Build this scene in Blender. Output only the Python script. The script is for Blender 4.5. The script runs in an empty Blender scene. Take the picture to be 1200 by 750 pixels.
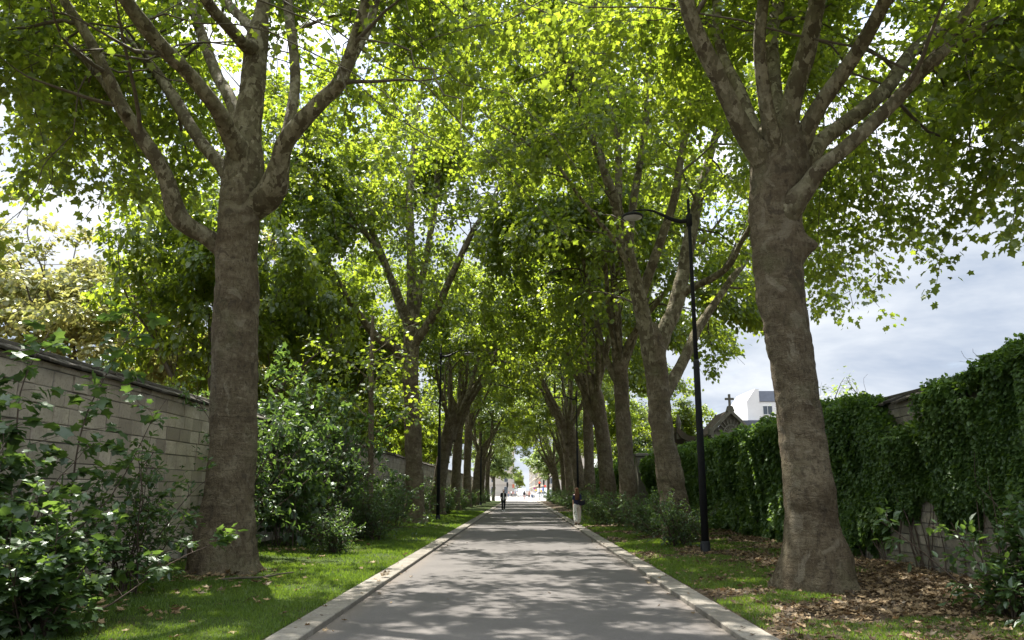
import bpy, bmesh, math, random
import numpy as np
from mathutils import Vector, Euler, Matrix

random.seed(4)
scene = bpy.context.scene
COL = scene.collection
PI = math.pi
R = math.radians

# ------------------------------------------------------------------ camera
CAMH = 1.65
FPX = 920.0
PITCH = math.atan(200 / FPX)
YAW = math.atan(11 * math.cos(PITCH) / FPX)
CROT = Euler((PI / 2 + PITCH, 0, YAW)).to_matrix()
cam_d = bpy.data.cameras.new('camera')
cam = bpy.data.objects.new('camera', cam_d)
COL.objects.link(cam)
cam.location = (0, 0, CAMH)
cam.rotation_euler = (PI / 2 + PITCH, 0, YAW)
cam_d.sensor_width = 36
cam_d.lens = 36 * FPX / 1200
cam_d.clip_end = 6000
cam_d.clip_start = 0.05
scene.camera = cam


def pt(px, py, D):
    """a point of the photograph, D metres down the avenue"""
    d = CROT @ Vector((px - 600, -(py - 375), -FPX))
    k = D / d.y
    return np.array((d.x * k, D, CAMH + d.z * k))


# ------------------------------------------------------------------ numpy helpers
def hash3(i, j, k, seed):
    h = (i * 374761393 + j * 668265263 + k * 2147483647 + seed * 974634777) & 0xFFFFFFFF
    h = ((h ^ (h >> 13)) * 1274126177) & 0xFFFFFFFF
    h = (h ^ (h >> 16)) & 0xFFFFFFFF
    return h / 4294967295.0


def vnoise(P, seed=0):
    """value noise -1..1 for an (N,3) array"""
    P = np.asarray(P, float)
    I = np.floor(P).astype(np.int64)
    f = P - I
    f = f * f * (3 - 2 * f)
    out = 0
    for a in (0, 1):
        for b in (0, 1):
            for c in (0, 1):
                w = (f[:, 0] if a else 1 - f[:, 0]) * (f[:, 1] if b else 1 - f[:, 1]) * (f[:, 2] if c else 1 - f[:, 2])
                out = out + w * hash3(I[:, 0] + a, I[:, 1] + b, I[:, 2] + c, seed)
    return out * 2 - 1


def sstep(a, b, x):
    t = np.clip((x - a) / (b - a), 0, 1)
    return t * t * (3 - 2 * t)


def unit(v):
    v = np.asarray(v, float)
    n = np.linalg.norm(v, axis=-1, keepdims=True)
    return v / np.maximum(n, 1e-9)


class Geo:
    """collects vertices, faces and point attributes, then makes one mesh object"""

    def __init__(s):
        s.V = []
        s.F = []          # (array (n,k), material index)
        s.A = {}
        s.n = 0

    def add(s, V, faces, mi=0, **attr):
        V = np.asarray(V, float).reshape(-1, 3)
        for f in faces:
            f = np.asarray(f, np.int64)
            if f.ndim == 1:
                f = f[None, :]
            s.F.append((f + s.n, mi))
        for k in set(attr) | set(s.A):
            if k not in s.A:
                s.A[k] = [np.zeros(s.n)] if s.n else []
            a = attr.get(k, 0.0)
            s.A[k].append(np.broadcast_to(np.asarray(a, float), (len(V),)).copy())
        s.V.append(V)
        s.n += len(V)

    def mesh(s, name, mats, smooth=False):
        me = bpy.data.meshes.new(name)
        V = np.concatenate(s.V)
        me.vertices.add(len(V))
        me.vertices.foreach_set('co', V.astype(np.float32).ravel())
        loops = np.concatenate([f.ravel() for f, _ in s.F])
        starts = []
        mi = []
        o = 0
        for f, m in s.F:
            k = f.shape[1]
            starts.append(o + np.arange(len(f)) * k)
            o += f.size
            mi.append(np.full(len(f), m))
        starts = np.concatenate(starts)
        me.loops.add(len(loops))
        me.loops.foreach_set('vertex_index', loops.astype(np.int32))
        me.polygons.add(len(starts))
        me.polygons.foreach_set('loop_start', starts.astype(np.int32))
        me.polygons.foreach_set('material_index', np.concatenate(mi).astype(np.int32))
        me.polygons.foreach_set('use_smooth', np.full(len(starts), bool(smooth)))
        for k, parts in s.A.items():
            at = me.attributes.new(k, 'FLOAT', 'POINT')
            at.data.foreach_set('value', np.concatenate(parts).astype(np.float32))
        for m in (mats if isinstance(mats, (list, tuple)) else [mats]):
            me.materials.append(m)
        me.update(calc_edges=True)
        me.validate()
        return me

    def build(s, name, mats, parent=None, smooth=False):
        return link(name, s.mesh(name, mats, smooth), parent)


def link(name, data, parent=None):
    o = bpy.data.objects.new(name, data)
    COL.objects.link(o)
    if parent is not None:
        o.parent = parent
    return o


def tag(o, label=None, cat=None, group=None, kind=None):
    if label:
        o['label'] = label
    if cat:
        o['category'] = cat
    if group:
        o['group'] = group
    if kind:
        o['kind'] = kind
    return o


def empty(name, loc, rz=0.0):
    o = link(name, None)
    o.location = Vector([float(c) for c in loc])
    o.rotation_euler = (0, 0, rz)
    o.empty_display_size = 0.2
    return o


def copy_tree(o, parent=None):
    c = o.copy()
    COL.objects.link(c)
    if parent is not None:
        c.parent = parent
    for ch in list(o.children):
        copy_tree(ch, c)
    return c


def tube(geo, P, Rr, sides=8, mi=0, cap=True, **attr):
    """swept tube along P with radii Rr"""
    P = np.asarray(P, float)
    n = len(P)
    Rr = np.broadcast_to(np.asarray(Rr, float), (n,))
    T = np.empty_like(P)
    T[1:-1] = P[2:] - P[:-2]
    T[0] = P[1] - P[0]
    T[-1] = P[-1] - P[-2]
    T = unit(T)
    ref = np.array((1.0, 0, 0)) if abs(T[0][0]) < 0.8 else np.array((0, 1.0, 0))
    U = np.empty_like(P)
    u = ref
    for i in range(n):
        u = u - T[i] * np.dot(u, T[i])
        u = u / max(np.linalg.norm(u), 1e-9)
        U[i] = u
    W = np.cross(T, U)
    a = np.arange(sides) * 2 * PI / sides
    V = P[:, None, :] + Rr[:, None, None] * (np.cos(a)[None, :, None] * U[:, None, :] + np.sin(a)[None, :, None] * W[:, None, :])
    V = V.reshape(-1, 3)
    i = np.arange(n - 1)[:, None] * sides
    j = np.arange(sides)[None, :]
    j2 = (j + 1) % sides
    q = np.stack([i + j, i + j2, i + sides + j2, i + sides + j], -1).reshape(-1, 4)
    fs = [q]
    if cap:
        fs.append(np.arange(sides)[None, ::-1])
        fs.append((np.arange(sides) + (n - 1) * sides)[None, :])
    geo.add(V, fs, mi, **{k: (np.repeat(v, sides) if np.ndim(v) else v) for k, v in attr.items()})
    return V


def box(geo, c, s, mi=0, rot=None, cham=0.0, **attr):
    """box of centre c and full size s; cham cuts the top edge"""
    x, y, z = np.array(s) / 2.0
    if cham:
        k = cham
        V = np.array([(-x, -y, -z), (x, -y, -z), (x, y, -z), (-x, y, -z),
                      (-x, -y, z - k), (x, -y, z - k), (x, y, z - k), (-x, y, z - k),
                      (-x + k, -y + k, z), (x - k, -y + k, z), (x - k, y - k, z), (-x + k, y - k, z)])
        F = [(3, 2, 1, 0), (0, 1, 5, 4), (1, 2, 6, 5), (2, 3, 7, 6), (3, 0, 4, 7),
             (4, 5, 9, 8), (5, 6, 10, 9), (6, 7, 11, 10), (7, 4, 8, 11), (8, 9, 10, 11)]
    else:
        V = np.array([(-x, -y, -z), (x, -y, -z), (x, y, -z), (-x, y, -z), (-x, -y, z), (x, -y, z), (x, y, z), (-x, y, z)])
        F = [(3, 2, 1, 0), (0, 1, 5, 4), (1, 2, 6, 5), (2, 3, 7, 6), (3, 0, 4, 7), (4, 5, 6, 7)]
    if rot is not None:
        V = V @ np.array(Euler(rot).to_matrix()).T
    geo.add(V + np.array(c), [np.array(F)], mi, **attr)


def prism(geo, poly, y0, y1, mi=0, axis='y', **attr):
    """outline poly [(a,z)] extruded from y0 to y1 along an axis"""
    n = len(poly)
    a = np.array(poly, float)
    V = np.zeros((2 * n, 3))
    for k, yy in enumerate((y0, y1)):
        s = slice(k * n, (k + 1) * n)
        if axis == 'y':
            V[s, 0] = a[:, 0]
            V[s, 1] = yy
        else:
            V[s, 1] = a[:, 0]
            V[s, 0] = yy
        V[s, 2] = a[:, 1]
    i = np.arange(n)
    q = np.stack([i, (i + 1) % n, (i + 1) % n + n, i + n], -1)
    geo.add(V, [q, i[None, ::-1], (i + n)[None, :]], mi, **attr)


def disc(geo, c, r, z0, z1, sides=24, mi=0, r1=None):
    tube(geo, [(c[0], c[1], z0), (c[0], c[1], z1)], [r, r if r1 is None else r1], sides, mi)


def resample(P, step):
    """Catmull-Rom through the points, about one vertex a step; P may carry a radius as a 4th column"""
    P = np.asarray(P, float)
    out = []
    n = len(P)
    for i in range(n - 1):
        p0 = P[max(i - 1, 0)]
        p1 = P[i]
        p2 = P[i + 1]
        p3 = P[min(i + 2, n - 1)]
        L = np.linalg.norm(p2[:3] - p1[:3])
        k = max(1, int(round(L / step)))
        for t in np.arange(k) / k:
            out.append(0.5 * (2 * p1 + (p2 - p0) * t + (2 * p0 - 5 * p1 + 4 * p2 - p3) * t * t + (3 * p1 - p0 - 3 * p2 + p3) * t ** 3))
    out.append(P[-1])
    return np.array(out)


# ------------------------------------------------------------------ materials
def new_mat(name):
    m = bpy.data.materials.new(name)
    m.use_nodes = True
    nt = m.node_tree
    nt.nodes.clear()
    out = nt.nodes.new('ShaderNodeOutputMaterial')
    return m, nt, out


def nd(nt, typ, **kw):
    n = nt.nodes.new(typ)
    for k, v in kw.items():
        if k.startswith('i_'):
            n.inputs[k[2:].replace('_', ' ')].default_value = v
        else:
            setattr(n, k, v)
    return n


def ramp(nt, fac, stops, interp='LINEAR'):
    r = nt.nodes.new('ShaderNodeValToRGB')
    r.color_ramp.interpolation = interp
    el = r.color_ramp.elements
    while len(el) < len(stops):
        el.new(0.5)
    for e, (p, c) in zip(el, stops):
        e.position = p
        e.color = (*c, 1) if len(c) == 3 else c
    nt.links.new(fac, r.inputs[0])
    return r.outputs[0]


def noise(nt, coord, scale, detail=6, rough=0.6, dist=0.0, stretch=None):
    if stretch is not None:
        mp = nt.nodes.new('ShaderNodeMapping')
        mp.inputs['Scale'].default_value = stretch
        nt.links.new(coord, mp.inputs['Vector'])
        coord = mp.outputs[0]
    n = nt.nodes.new('ShaderNodeTexNoise')
    n.inputs['Scale'].default_value = scale
    n.inputs['Detail'].default_value = detail
    n.inputs['Roughness'].default_value = rough
    n.inputs['Distortion'].default_value = dist
    nt.links.new(coord, n.inputs['Vector'])
    return n.outputs['Fac']


def mixc(nt, fac, a, b, mode='MIX'):
    n = nt.nodes.new('ShaderNodeMix')
    n.data_type = 'RGBA'
    n.blend_type = mode
    for sock, v in ((n.inputs[0], fac), (n.inputs[6], a), (n.inputs[7], b)):
        if hasattr(v, 'is_linked') or isinstance(v, bpy.types.NodeSocket):
            nt.links.new(v, sock)
        else:
            sock.default_value = (*v, 1) if isinstance(v, (tuple, list)) and len(v) == 3 else v
    return n.outputs[2]


def math_n(nt, op, a, b=None, clamp=False):
    n = nt.nodes.new('ShaderNodeMath')
    n.operation = op
    n.use_clamp = clamp
    for sock, v in ((n.inputs[0], a), (n.inputs[1], b)):
        if v is None:
            continue
        if isinstance(v, bpy.types.NodeSocket):
            nt.links.new(v, sock)
        else:
            sock.default_value = v
    return n.outputs[0]


def attr(nt, name):
    n = nt.nodes.new('ShaderNodeAttribute')
    n.attribute_name = name
    return n.outputs['Fac']


def coords(nt, which='Object'):
    return nt.nodes.new('ShaderNodeTexCoord').outputs[which]


def world_pos(nt):
    return nt.nodes.new('ShaderNodeNewGeometry').outputs['Position']


def finish(nt, out, color, rough=0.8, bump=None, bump_s=0.3, bump_d=0.02, spec=0.3, metal=0.0):
    p = nt.nodes.new('ShaderNodeBsdfPrincipled')
    if isinstance(color, bpy.types.NodeSocket):
        nt.links.new(color, p.inputs['Base Color'])
    else:
        p.inputs['Base Color'].default_value = (*color, 1)
    if isinstance(rough, bpy.types.NodeSocket):
        nt.links.new(rough, p.inputs['Roughness'])
    else:
        p.inputs['Roughness'].default_value = rough
    p.inputs['Specular IOR Level'].default_value = spec
    p.inputs['Metallic'].default_value = metal
    if bump is not None:
        b = nt.nodes.new('ShaderNodeBump')
        b.inputs['Strength'].default_value = bump_s
        b.inputs['Distance'].default_value = bump_d
        nt.links.new(bump, b.inputs['Height'])
        nt.links.new(b.outputs[0], p.inputs['Normal'])
    nt.links.new(p.outputs[0], out.inputs[0])
    return p


def plain(name, col, rough=0.6, var=0.15, scale=4.0, spec=0.4, metal=0.0):
    m, nt, out = new_mat(name)
    c = coords(nt)
    f = noise(nt, c, scale, 5)
    lo = tuple(x * (1 - var) for x in col)
    hi = tuple(min(1, x * (1 + var)) for x in col)
    finish(nt, out, ramp(nt, f, [(0.3, lo), (0.7, hi)]), rough, f, 0.1, 0.01, spec, metal)
    return m


def leaf_mat(name, dark, light, tdark, tlight, trans=0.5, gloss=0.06, grough=0.4):
    m, nt, out = new_mat(name)
    t = attr(nt, 'tint')
    dc = ramp(nt, t, [(0.0, dark), (1.0, light)])
    tc = ramp(nt, t, [(0.0, tdark), (1.0, tlight)])
    d = nt.nodes.new('ShaderNodeBsdfDiffuse')
    tr = nt.nodes.new('ShaderNodeBsdfTranslucent')
    nt.links.new(dc, d.inputs[0])
    nt.links.new(tc, tr.inputs[0])
    mx = nt.nodes.new('ShaderNodeMixShader')
    mx.inputs[0].default_value = trans
    nt.links.new(d.outputs[0], mx.inputs[1])
    nt.links.new(tr.outputs[0], mx.inputs[2])
    g = nt.nodes.new('ShaderNodeBsdfGlossy')
    g.inputs['Roughness'].default_value = grough
    g.inputs['Color'].default_value = (0.9, 0.95, 0.9, 1)
    m2 = nt.nodes.new('ShaderNodeMixShader')
    m2.inputs[0].default_value = gloss
    nt.links.new(mx.outputs[0], m2.inputs[1])
    nt.links.new(g.outputs[0], m2.inputs[2])
    nt.links.new(m2.outputs[0], out.inputs[0])
    return m


def bark_mat(name):
    m, nt, out = new_mat(name)
    c = coords(nt)
    up = attr(nt, 'limb')
    # rough lower bark: small flaking plates, wrinkled across the trunk
    n1 = noise(nt, c, 1.6, 8, 0.65, 0.4, (1, 1, 1.6))
    n2 = noise(nt, c, 9.0, 6, 0.7, 0.3, (1.0, 1.0, 0.55))
    n3 = noise(nt, c, 34.0, 4, 0.7, 0.0, (1, 1, 1.6))
    wr = noise(nt, c, 3.0, 6, 0.62, 0.8, (0.9, 0.9, 3.4))

    def plates(scale, stretch, wobble, feature):
        mp_ = nt.nodes.new('ShaderNodeMapping')
        mp_.inputs['Scale'].default_value = stretch
        nt.links.new(c, mp_.inputs['Vector'])
        z_ = nt.nodes.new('ShaderNodeTexNoise')
        z_.inputs['Scale'].default_value = scale * 0.9
        z_.inputs['Detail'].default_value = 5
        nt.links.new(mp_.outputs[0], z_.inputs['Vector'])
        s_ = nt.nodes.new('ShaderNodeVectorMath')
        s_.operation = 'SCALE'
        s_.inputs['Scale'].default_value = wobble
        nt.links.new(z_.outputs['Color'], s_.inputs[0])
        a_ = nt.nodes.new('ShaderNodeVectorMath')
        a_.operation = 'ADD'
        nt.links.new(mp_.outputs[0], a_.inputs[0])
        nt.links.new(s_.outputs[0], a_.inputs[1])
        v_ = nt.nodes.new('ShaderNodeTexVoronoi')
        v_.inputs['Scale'].default_value = scale
        v_.feature = feature
        nt.links.new(a_.outputs[0], v_.inputs['Vector'])
        return v_

    pl = plates(9.0, (1, 1, 0.6), 0.30, 'F1')
    sp_ = nt.nodes.new('ShaderNodeSeparateColor')
    nt.links.new(pl.outputs['Color'], sp_.inputs[0])
    ed = plates(9.0, (1, 1, 0.6), 0.30, 'DISTANCE_TO_EDGE').outputs['Distance']
    edge = math_n(nt, 'MULTIPLY', ramp(nt, ed, [(0.0, (0.22, 0.22, 0.22)), (0.06, (0, 0, 0))]), ramp(nt, n2, [(0.4, (0.1, 0.1, 0.1)), (0.6, (1, 1, 1))]))
    low = ramp(nt, n1, [(0.28, (0.075, 0.055, 0.036)), (0.46, (0.138, 0.110, 0.072)), (0.58, (0.190, 0.157, 0.106)), (0.74, (0.27, 0.235, 0.17))])
    low = mixc(nt, math_n(nt, 'MULTIPLY', n2, 0.34), low, ramp(nt, sp_.outputs[0], [(0.0, (0.085, 0.064, 0.044)), (0.45, (0.15, 0.118, 0.08)), (0.8, (0.24, 0.20, 0.145)), (1.0, (0.36, 0.32, 0.24))]))
    low = mixc(nt, edge, low, (0.055, 0.041, 0.029))
    low = mixc(nt, ramp(nt, wr, [(0.34, (0.32, 0.32, 0.32)), (0.48, (0, 0, 0))]), low, (0.075, 0.057, 0.040))
    low = mixc(nt, ramp(nt, wr, [(0.55, (0, 0, 0)), (0.7, (0.22, 0.22, 0.22))]), low, (0.27, 0.24, 0.18))
    low = mixc(nt, 1.0, low, (0.88, 0.87, 0.82), 'MULTIPLY')
    fi = noise(nt, c, 16.0, 6, 0.72, 0.5, (1.3, 1.3, 0.6))
    low = mixc(nt, ramp(nt, fi, [(0.36, (0.7, 0.7, 0.7)), (0.47, (0, 0, 0))]), low, (0.050, 0.039, 0.027))
    low = mixc(nt, ramp(nt, fi, [(0.56, (0, 0, 0)), (0.68, (0.35, 0.35, 0.35))]), low, (0.27, 0.24, 0.18))
    bl = noise(nt, c, 3.4, 5, 0.55, 0.9, (1, 1, 0.7))
    low = mixc(nt, ramp(nt, bl, [(0.36, (0.62, 0.62, 0.62)), (0.41, (0, 0, 0))]), low, (0.055, 0.043, 0.030))
    low = mixc(nt, ramp(nt, bl, [(0.60, (0, 0, 0)), (0.645, (0.55, 0.55, 0.55))]), low, (0.24, 0.21, 0.15))
    low = mixc(nt, ramp(nt, noise(nt, c, 1.1, 4, 0.6), [(0.55, (0, 0, 0)), (0.7, (0.4, 0.4, 0.4))]), low, (0.11, 0.115, 0.055))
    # flaking upper bark: pale patches among olive and brown plates
    v = nt.nodes.new('ShaderNodeTexVoronoi')
    v.inputs['Scale'].default_value = 8.5
    mp = nt.nodes.new('ShaderNodeMapping')
    mp.inputs['Scale'].default_value = (1, 1, 0.6)
    nt.links.new(c, mp.inputs['Vector'])
    wob = nt.nodes.new('ShaderNodeVectorMath')
    wob.operation = 'ADD'
    nz = nt.nodes.new('ShaderNodeTexNoise')
    nz.inputs['Scale'].default_value = 7.0
    nz.inputs['Detail'].default_value = 5
    nt.links.new(mp.outputs[0], nz.inputs['Vector'])
    sc = nt.nodes.new('ShaderNodeVectorMath')
    sc.operation = 'SCALE'
    sc.inputs['Scale'].default_value = 0.35
    nt.links.new(nz.outputs['Color'], sc.inputs[0])
    nt.links.new(mp.outputs[0], wob.inputs[0])
    nt.links.new(sc.outputs[0], wob.inputs[1])
    nt.links.new(wob.outputs[0], v.inputs['Vector'])
    sep = nt.nodes.new('ShaderNodeSeparateColor')
    nt.links.new(v.outputs['Color'], sep.inputs[0])
    hi = ramp(nt, sep.outputs[0], [(0.0, (0.085, 0.067, 0.042)), (0.3, (0.135, 0.118, 0.07)), (0.6, (0.205, 0.185, 0.115)), (1.0, (0.33, 0.30, 0.205))])
    hi = mixc(nt, ramp(nt, n2, [(0.35, (0.7, 0.7, 0.7)), (0.55, (0, 0, 0))]), hi, (0.10, 0.082, 0.052))
    upn = math_n(nt, 'ADD', up, math_n(nt, 'MULTIPLY', math_n(nt, 'SUBTRACT', n1, 0.5), 0.9))
    upf = ramp(nt, upn, [(0.35, (0, 0, 0)), (0.65, (1, 1, 1))])
    col = mixc(nt, upf, low, hi)
    h = math_n(nt, 'ADD', math_n(nt, 'MULTIPLY', fi, 0.9), math_n(nt, 'ADD', math_n(nt, 'MULTIPLY', n3, 0.4), math_n(nt, 'ADD', math_n(nt, 'MULTIPLY', wr, 0.9), math_n(nt, 'ADD', math_n(nt, 'MULTIPLY', sp_.outputs[0], 0.25), math_n(nt, 'MULTIPLY', math_n(nt, 'MINIMUM', ed, 0.10), 0.8)))))
    finish(nt, out, col, 0.9, h, 1.0, 0.06, 0.12)
    return m


def twig_mat(name, col):
    return plain(name, col, 0.85, 0.3, 12.0, 0.2)


def asphalt_mat():
    m, nt, out = new_mat('asphalt')
    c = world_pos(nt)
    f1 = noise(nt, c, 160.0, 2, 0.6)
    f2 = noise(nt, c, 0.7, 6, 0.6)
    f3 = noise(nt, c, 4.5, 5, 0.65, 0, (1, 0.25, 1))
    col = ramp(nt, f2, [(0.3, (0.076, 0.070, 0.065)), (0.7, (0.118, 0.108, 0.101))])
    col = mixc(nt, ramp(nt, f1, [(0.35, (0.5, 0.5, 0.5)), (0.5, (0, 0, 0))]), col, (0.07, 0.064, 0.06))
    col = mixc(nt, ramp(nt, f1, [(0.62, (0, 0, 0)), (0.74, (0.6, 0.6, 0.6))]), col, (0.27, 0.25, 0.235))
    col = mixc(nt, ramp(nt, f3, [(0.58, (0, 0, 0)), (0.75, (0.35, 0.35, 0.35))]), col, (0.095, 0.083, 0.075))
    f4 = noise(nt, c, 14.0, 4, 0.7)
    col = mixc(nt, ramp(nt, f4, [(0.38, (0.35, 0.35, 0.35)), (0.52, (0, 0, 0))]), col, (0.068, 0.063, 0.06))
    f5 = noise(nt, c, 42.0, 3, 0.7)
    col = mixc(nt, ramp(nt, f5, [(0.58, (0, 0, 0)), (0.7, (0.4, 0.4, 0.4))]), col, (0.21, 0.195, 0.18))
    # dry gritty margin along both kerbs
    sx = nt.nodes.new('ShaderNodeSeparateXYZ')
    nt.links.new(c, sx.inputs[0])
    edge = math_n(nt, 'ADD', math_n(nt, 'ABSOLUTE', sx.outputs[0]), math_n(nt, 'MULTIPLY', math_n(nt, 'SUBTRACT', f3, 0.5), 0.5))
    ef = ramp(nt, math_n(nt, 'DIVIDE', edge, 3.0), [(0.70, (0, 0, 0)), (0.81, (0.55, 0.55, 0.55))])
    col = mixc(nt, ef, col, (0.135, 0.112, 0.09))
    finish(nt, out, col, 0.88, f1, 0.35, 0.006, 0.25)
    return m


def stone_mat(name, lo, hi, stain, scale=3.0, moss=None):
    m, nt, out = new_mat(name)
    c = world_pos(nt)
    t = attr(nt, 'tint')
    n1 = noise(nt, c, scale, 8, 0.65)
    n2 = noise(nt, c, scale * 7, 5, 0.7)
    n3 = noise(nt, c, 0.45, 5, 0.6, 0.6, (1, 1, 0.6))
    base = ramp(nt, t, [(0.0, lo), (1.0, hi)])
    base = mixc(nt, ramp(nt, n1, [(0.35, (0.55, 0.55, 0.55)), (0.6, (0, 0, 0))]), base, stain)
    base = mixc(nt, ramp(nt, n2, [(0.35, (0.45, 0.45, 0.45)), (0.5, (0, 0, 0))]), base, tuple(x * 0.6 for x in stain))
    base = mixc(nt, ramp(nt, n3, [(0.52, (0, 0, 0)), (0.68, (0.6, 0.6, 0.6))]), base, moss or stain)
    h = math_n(nt, 'ADD', n1, math_n(nt, 'MULTIPLY', n2, 0.5))
    finish(nt, out, base, 0.9, h, 0.5, 0.02, 0.2)
    return m


def soil_mat():
    m, nt, out = new_mat('soil')
    c = world_pos(nt)
    n1 = noise(nt, c, 1.3, 6, 0.6)
    n2 = noise(nt, c, 30, 4, 0.7)
    col = ramp(nt, n1, [(0.3, (0.055, 0.040, 0.026)), (0.7, (0.115, 0.086, 0.058))])
    col = mixc(nt, ramp(nt, n2, [(0.4, (0.6, 0.6, 0.6)), (0.6, (0, 0, 0))]), col, (0.035, 0.026, 0.018))
    finish(nt, out, col, 0.95, n2, 0.7, 0.03, 0.1)
    return m


def lawn_mat():
    m, nt, out = new_mat('lawn_ground')
    c = world_pos(nt)
    n1 = noise(nt, c, 1.6, 6, 0.65)
    n2 = noise(nt, c, 60, 3, 0.7)
    col = ramp(nt, n1, [(0.3, (0.030, 0.052, 0.010)), (0.7, (0.050, 0.085, 0.016))])
    col = mixc(nt, ramp(nt, n2, [(0.4, (0.6, 0.6, 0.6)), (0.6, (0, 0, 0))]), col, (0.035, 0.036, 0.014))
    n3 = noise(nt, c, 0.9, 5, 0.6)
    col = mixc(nt, ramp(nt, n3, [(0.5, (0, 0, 0)), (0.65, (0.8, 0.8, 0.8))]), col, (0.062, 0.050, 0.028))
    finish(nt, out, col, 0.95, n2, 0.8, 0.02, 0.1)
    return m


M = {}
M['bark'] = bark_mat('plane_bark')
M['twig'] = twig_mat('twig_bark', (0.10, 0.085, 0.06))
M['stem'] = twig_mat('shrub_stem', (0.075, 0.055, 0.04))
M['leaf'] = leaf_mat('plane_leaf', (0.030, 0.064, 0.010), (0.090, 0.128, 0.018), (0.20, 0.295, 0.018), (0.45, 0.53, 0.040), 0.60, 0.04, 0.42)
M['leaf_yellow'] = leaf_mat('yellowing_leaf', (0.10, 0.13, 0.03), (0.22, 0.19, 0.06), (0.30, 0.34, 0.08), (0.48, 0.42, 0.13), 0.5, 0.04)
M['leaf_pale'] = leaf_mat('pale_leaf', (0.06, 0.10, 0.025), (0.13, 0.17, 0.05), (0.25, 0.36, 0.07), (0.38, 0.46, 0.12), 0.5, 0.04)
M['leaf_shrub'] = leaf_mat('shrub_leaf', (0.026, 0.055, 0.020), (0.060, 0.105, 0.034), (0.10, 0.19, 0.03), (0.20, 0.31, 0.045), 0.42, 0.045, 0.38)
M['leaf_ivy'] = leaf_mat('creeper_leaf', (0.026, 0.062, 0.014), (0.100, 0.170, 0.038), (0.10, 0.20, 0.02), (0.25, 0.39, 0.04), 0.40, 0.03, 0.5)
M['grass'] = leaf_mat('grass_blade', (0.042, 0.084, 0.009), (0.100, 0.158, 0.018), (0.13, 0.24, 0.016), (0.26, 0.37, 0.03), 0.45, 0.03, 0.5)
M['dead'] = leaf_mat('dead_leaf', (0.055, 0.034, 0.017), (0.36, 0.25, 0.13), (0.10, 0.06, 0.03), (0.22, 0.14, 0.07), 0.22, 0.03, 0.6)
M['asphalt'] = asphalt_mat()
M['kerb'] = stone_mat('kerb_stone', (0.165, 0.15, 0.125), (0.25, 0.23, 0.195), (0.11, 0.096, 0.078), 5.0, (0.12, 0.105, 0.085))
M['block'] = stone_mat('wall_stone', (0.28, 0.238, 0.185), (0.56, 0.485, 0.385), (0.27, 0.23, 0.18), 3.0, (0.21, 0.18, 0.14))
M['block_grimy_shaded'] = stone_mat('grimy_shaded_stone', (0.13, 0.115, 0.085), (0.34, 0.30, 0.23), (0.11, 0.10, 0.08), 3.0, (0.085, 0.085, 0.055))  # right wall: grime, with the wall's shade also put into the darker colour
M['mortar'] = stone_mat('mortar', (0.20, 0.185, 0.16), (0.20, 0.185, 0.16), (0.12, 0.115, 0.10), 6.0)
M['coping'] = stone_mat('coping_tile', (0.055, 0.048, 0.04), (0.12, 0.10, 0.08), (0.04, 0.04, 0.03), 4.0, (0.06, 0.07, 0.03))
M['soil'] = soil_mat()
M['lawn'] = lawn_mat()
M['iron'] = plain('black_paint', (0.018, 0.019, 0.021), 0.6, 0.2, 8, 0.2)
M['lens'] = plain('lamp_lens', (0.55, 0.57, 0.58), 0.25, 0.05, 8, 0.5)
M['tomb'] = stone_mat('tomb_stone', (0.17, 0.155, 0.125), (0.26, 0.24, 0.195), (0.09, 0.085, 0.065), 4.0, (0.08, 0.085, 0.05))
M['tomb_roof'] = stone_mat('tomb_roof', (0.10, 0.075, 0.055), (0.15, 0.115, 0.08), (0.07, 0.06, 0.045), 4.0, (0.075, 0.08, 0.045))
M['render'] = plain('white_render', (0.74, 0.73, 0.71), 0.8, 0.04, 1.0, 0.2)
M['cream'] = plain('cream_stone', (0.56, 0.50, 0.42), 0.8, 0.08, 0.4, 0.2)
M['slate'] = plain('slate', (0.085, 0.095, 0.12), 0.5, 0.15, 2.0, 0.4)
M['glass'] = plain('window_glass', (0.05, 0.065, 0.085), 0.08, 0.1, 1.0, 0.6)
M['frame'] = plain('window_frame', (0.7, 0.7, 0.68), 0.5, 0.03)
M['shutter'] = plain('window_shade', (0.16, 0.15, 0.15), 0.6, 0.1)

# ------------------------------------------------------------------ leaves
LOBED = (np.array([(0, 0, 0), (0.0, .40, .05), (.24, .30, .03), (.56, .52, .02), (.62, .27, .02), (1, 0, -.14), (.62, -.27, .02), (.56, -.52, .02), (.24, -.30, .03), (0.0, -.40, .05)], float),
         [np.array([0, 9, 8, 7, 6, 5, 4, 3, 2, 1])])
COARSE = (np.array([(0, 0, 0), (.12, .40, .05), (.62, .42, .0), (1, 0, -.12), (.62, -.42, .0), (.12, -.40, .05)], float),
          [np.array([0, 5, 4, 3]), np.array([0, 3, 2, 1])])
OVATE = (np.array([(0, 0, 0), (.25, .27, .07), (.62, .25, .05), (1, 0, -.10), (.62, -.25, .05), (.25, -.27, .07)], float),
         [np.array([0, 5, 4, 3]), np.array([0, 3, 2, 1])])
ROUND = (np.array([(0, 0, 0), (.10, .38, .05), (.55, .40, .05), (1, 0, -.08), (.55, -.40, .05), (.10, -.38, .05)], float),
         [np.array([0, 5, 4, 3]), np.array([0, 3, 2, 1])])
LANCE = (np.array([(0, 0, 0), (.5, .16, .03), (1, 0, -.08), (.5, -.16, .03)], float), [np.array([0, 3, 2, 1])])
CURLED = (np.array([(0, 0, .0), (0.0, .36, .16), (.25, .22, .06), (.58, .46, .22), (.6, .2, .05), (1, 0, .14), (.6, -.2, .07), (.56, -.48, .12), (.22, -.22, .04), (0.0, -.38, .20)], float),
          [np.array([0, 9, 8, 7, 6, 5, 4, 3, 2, 1])])


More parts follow.
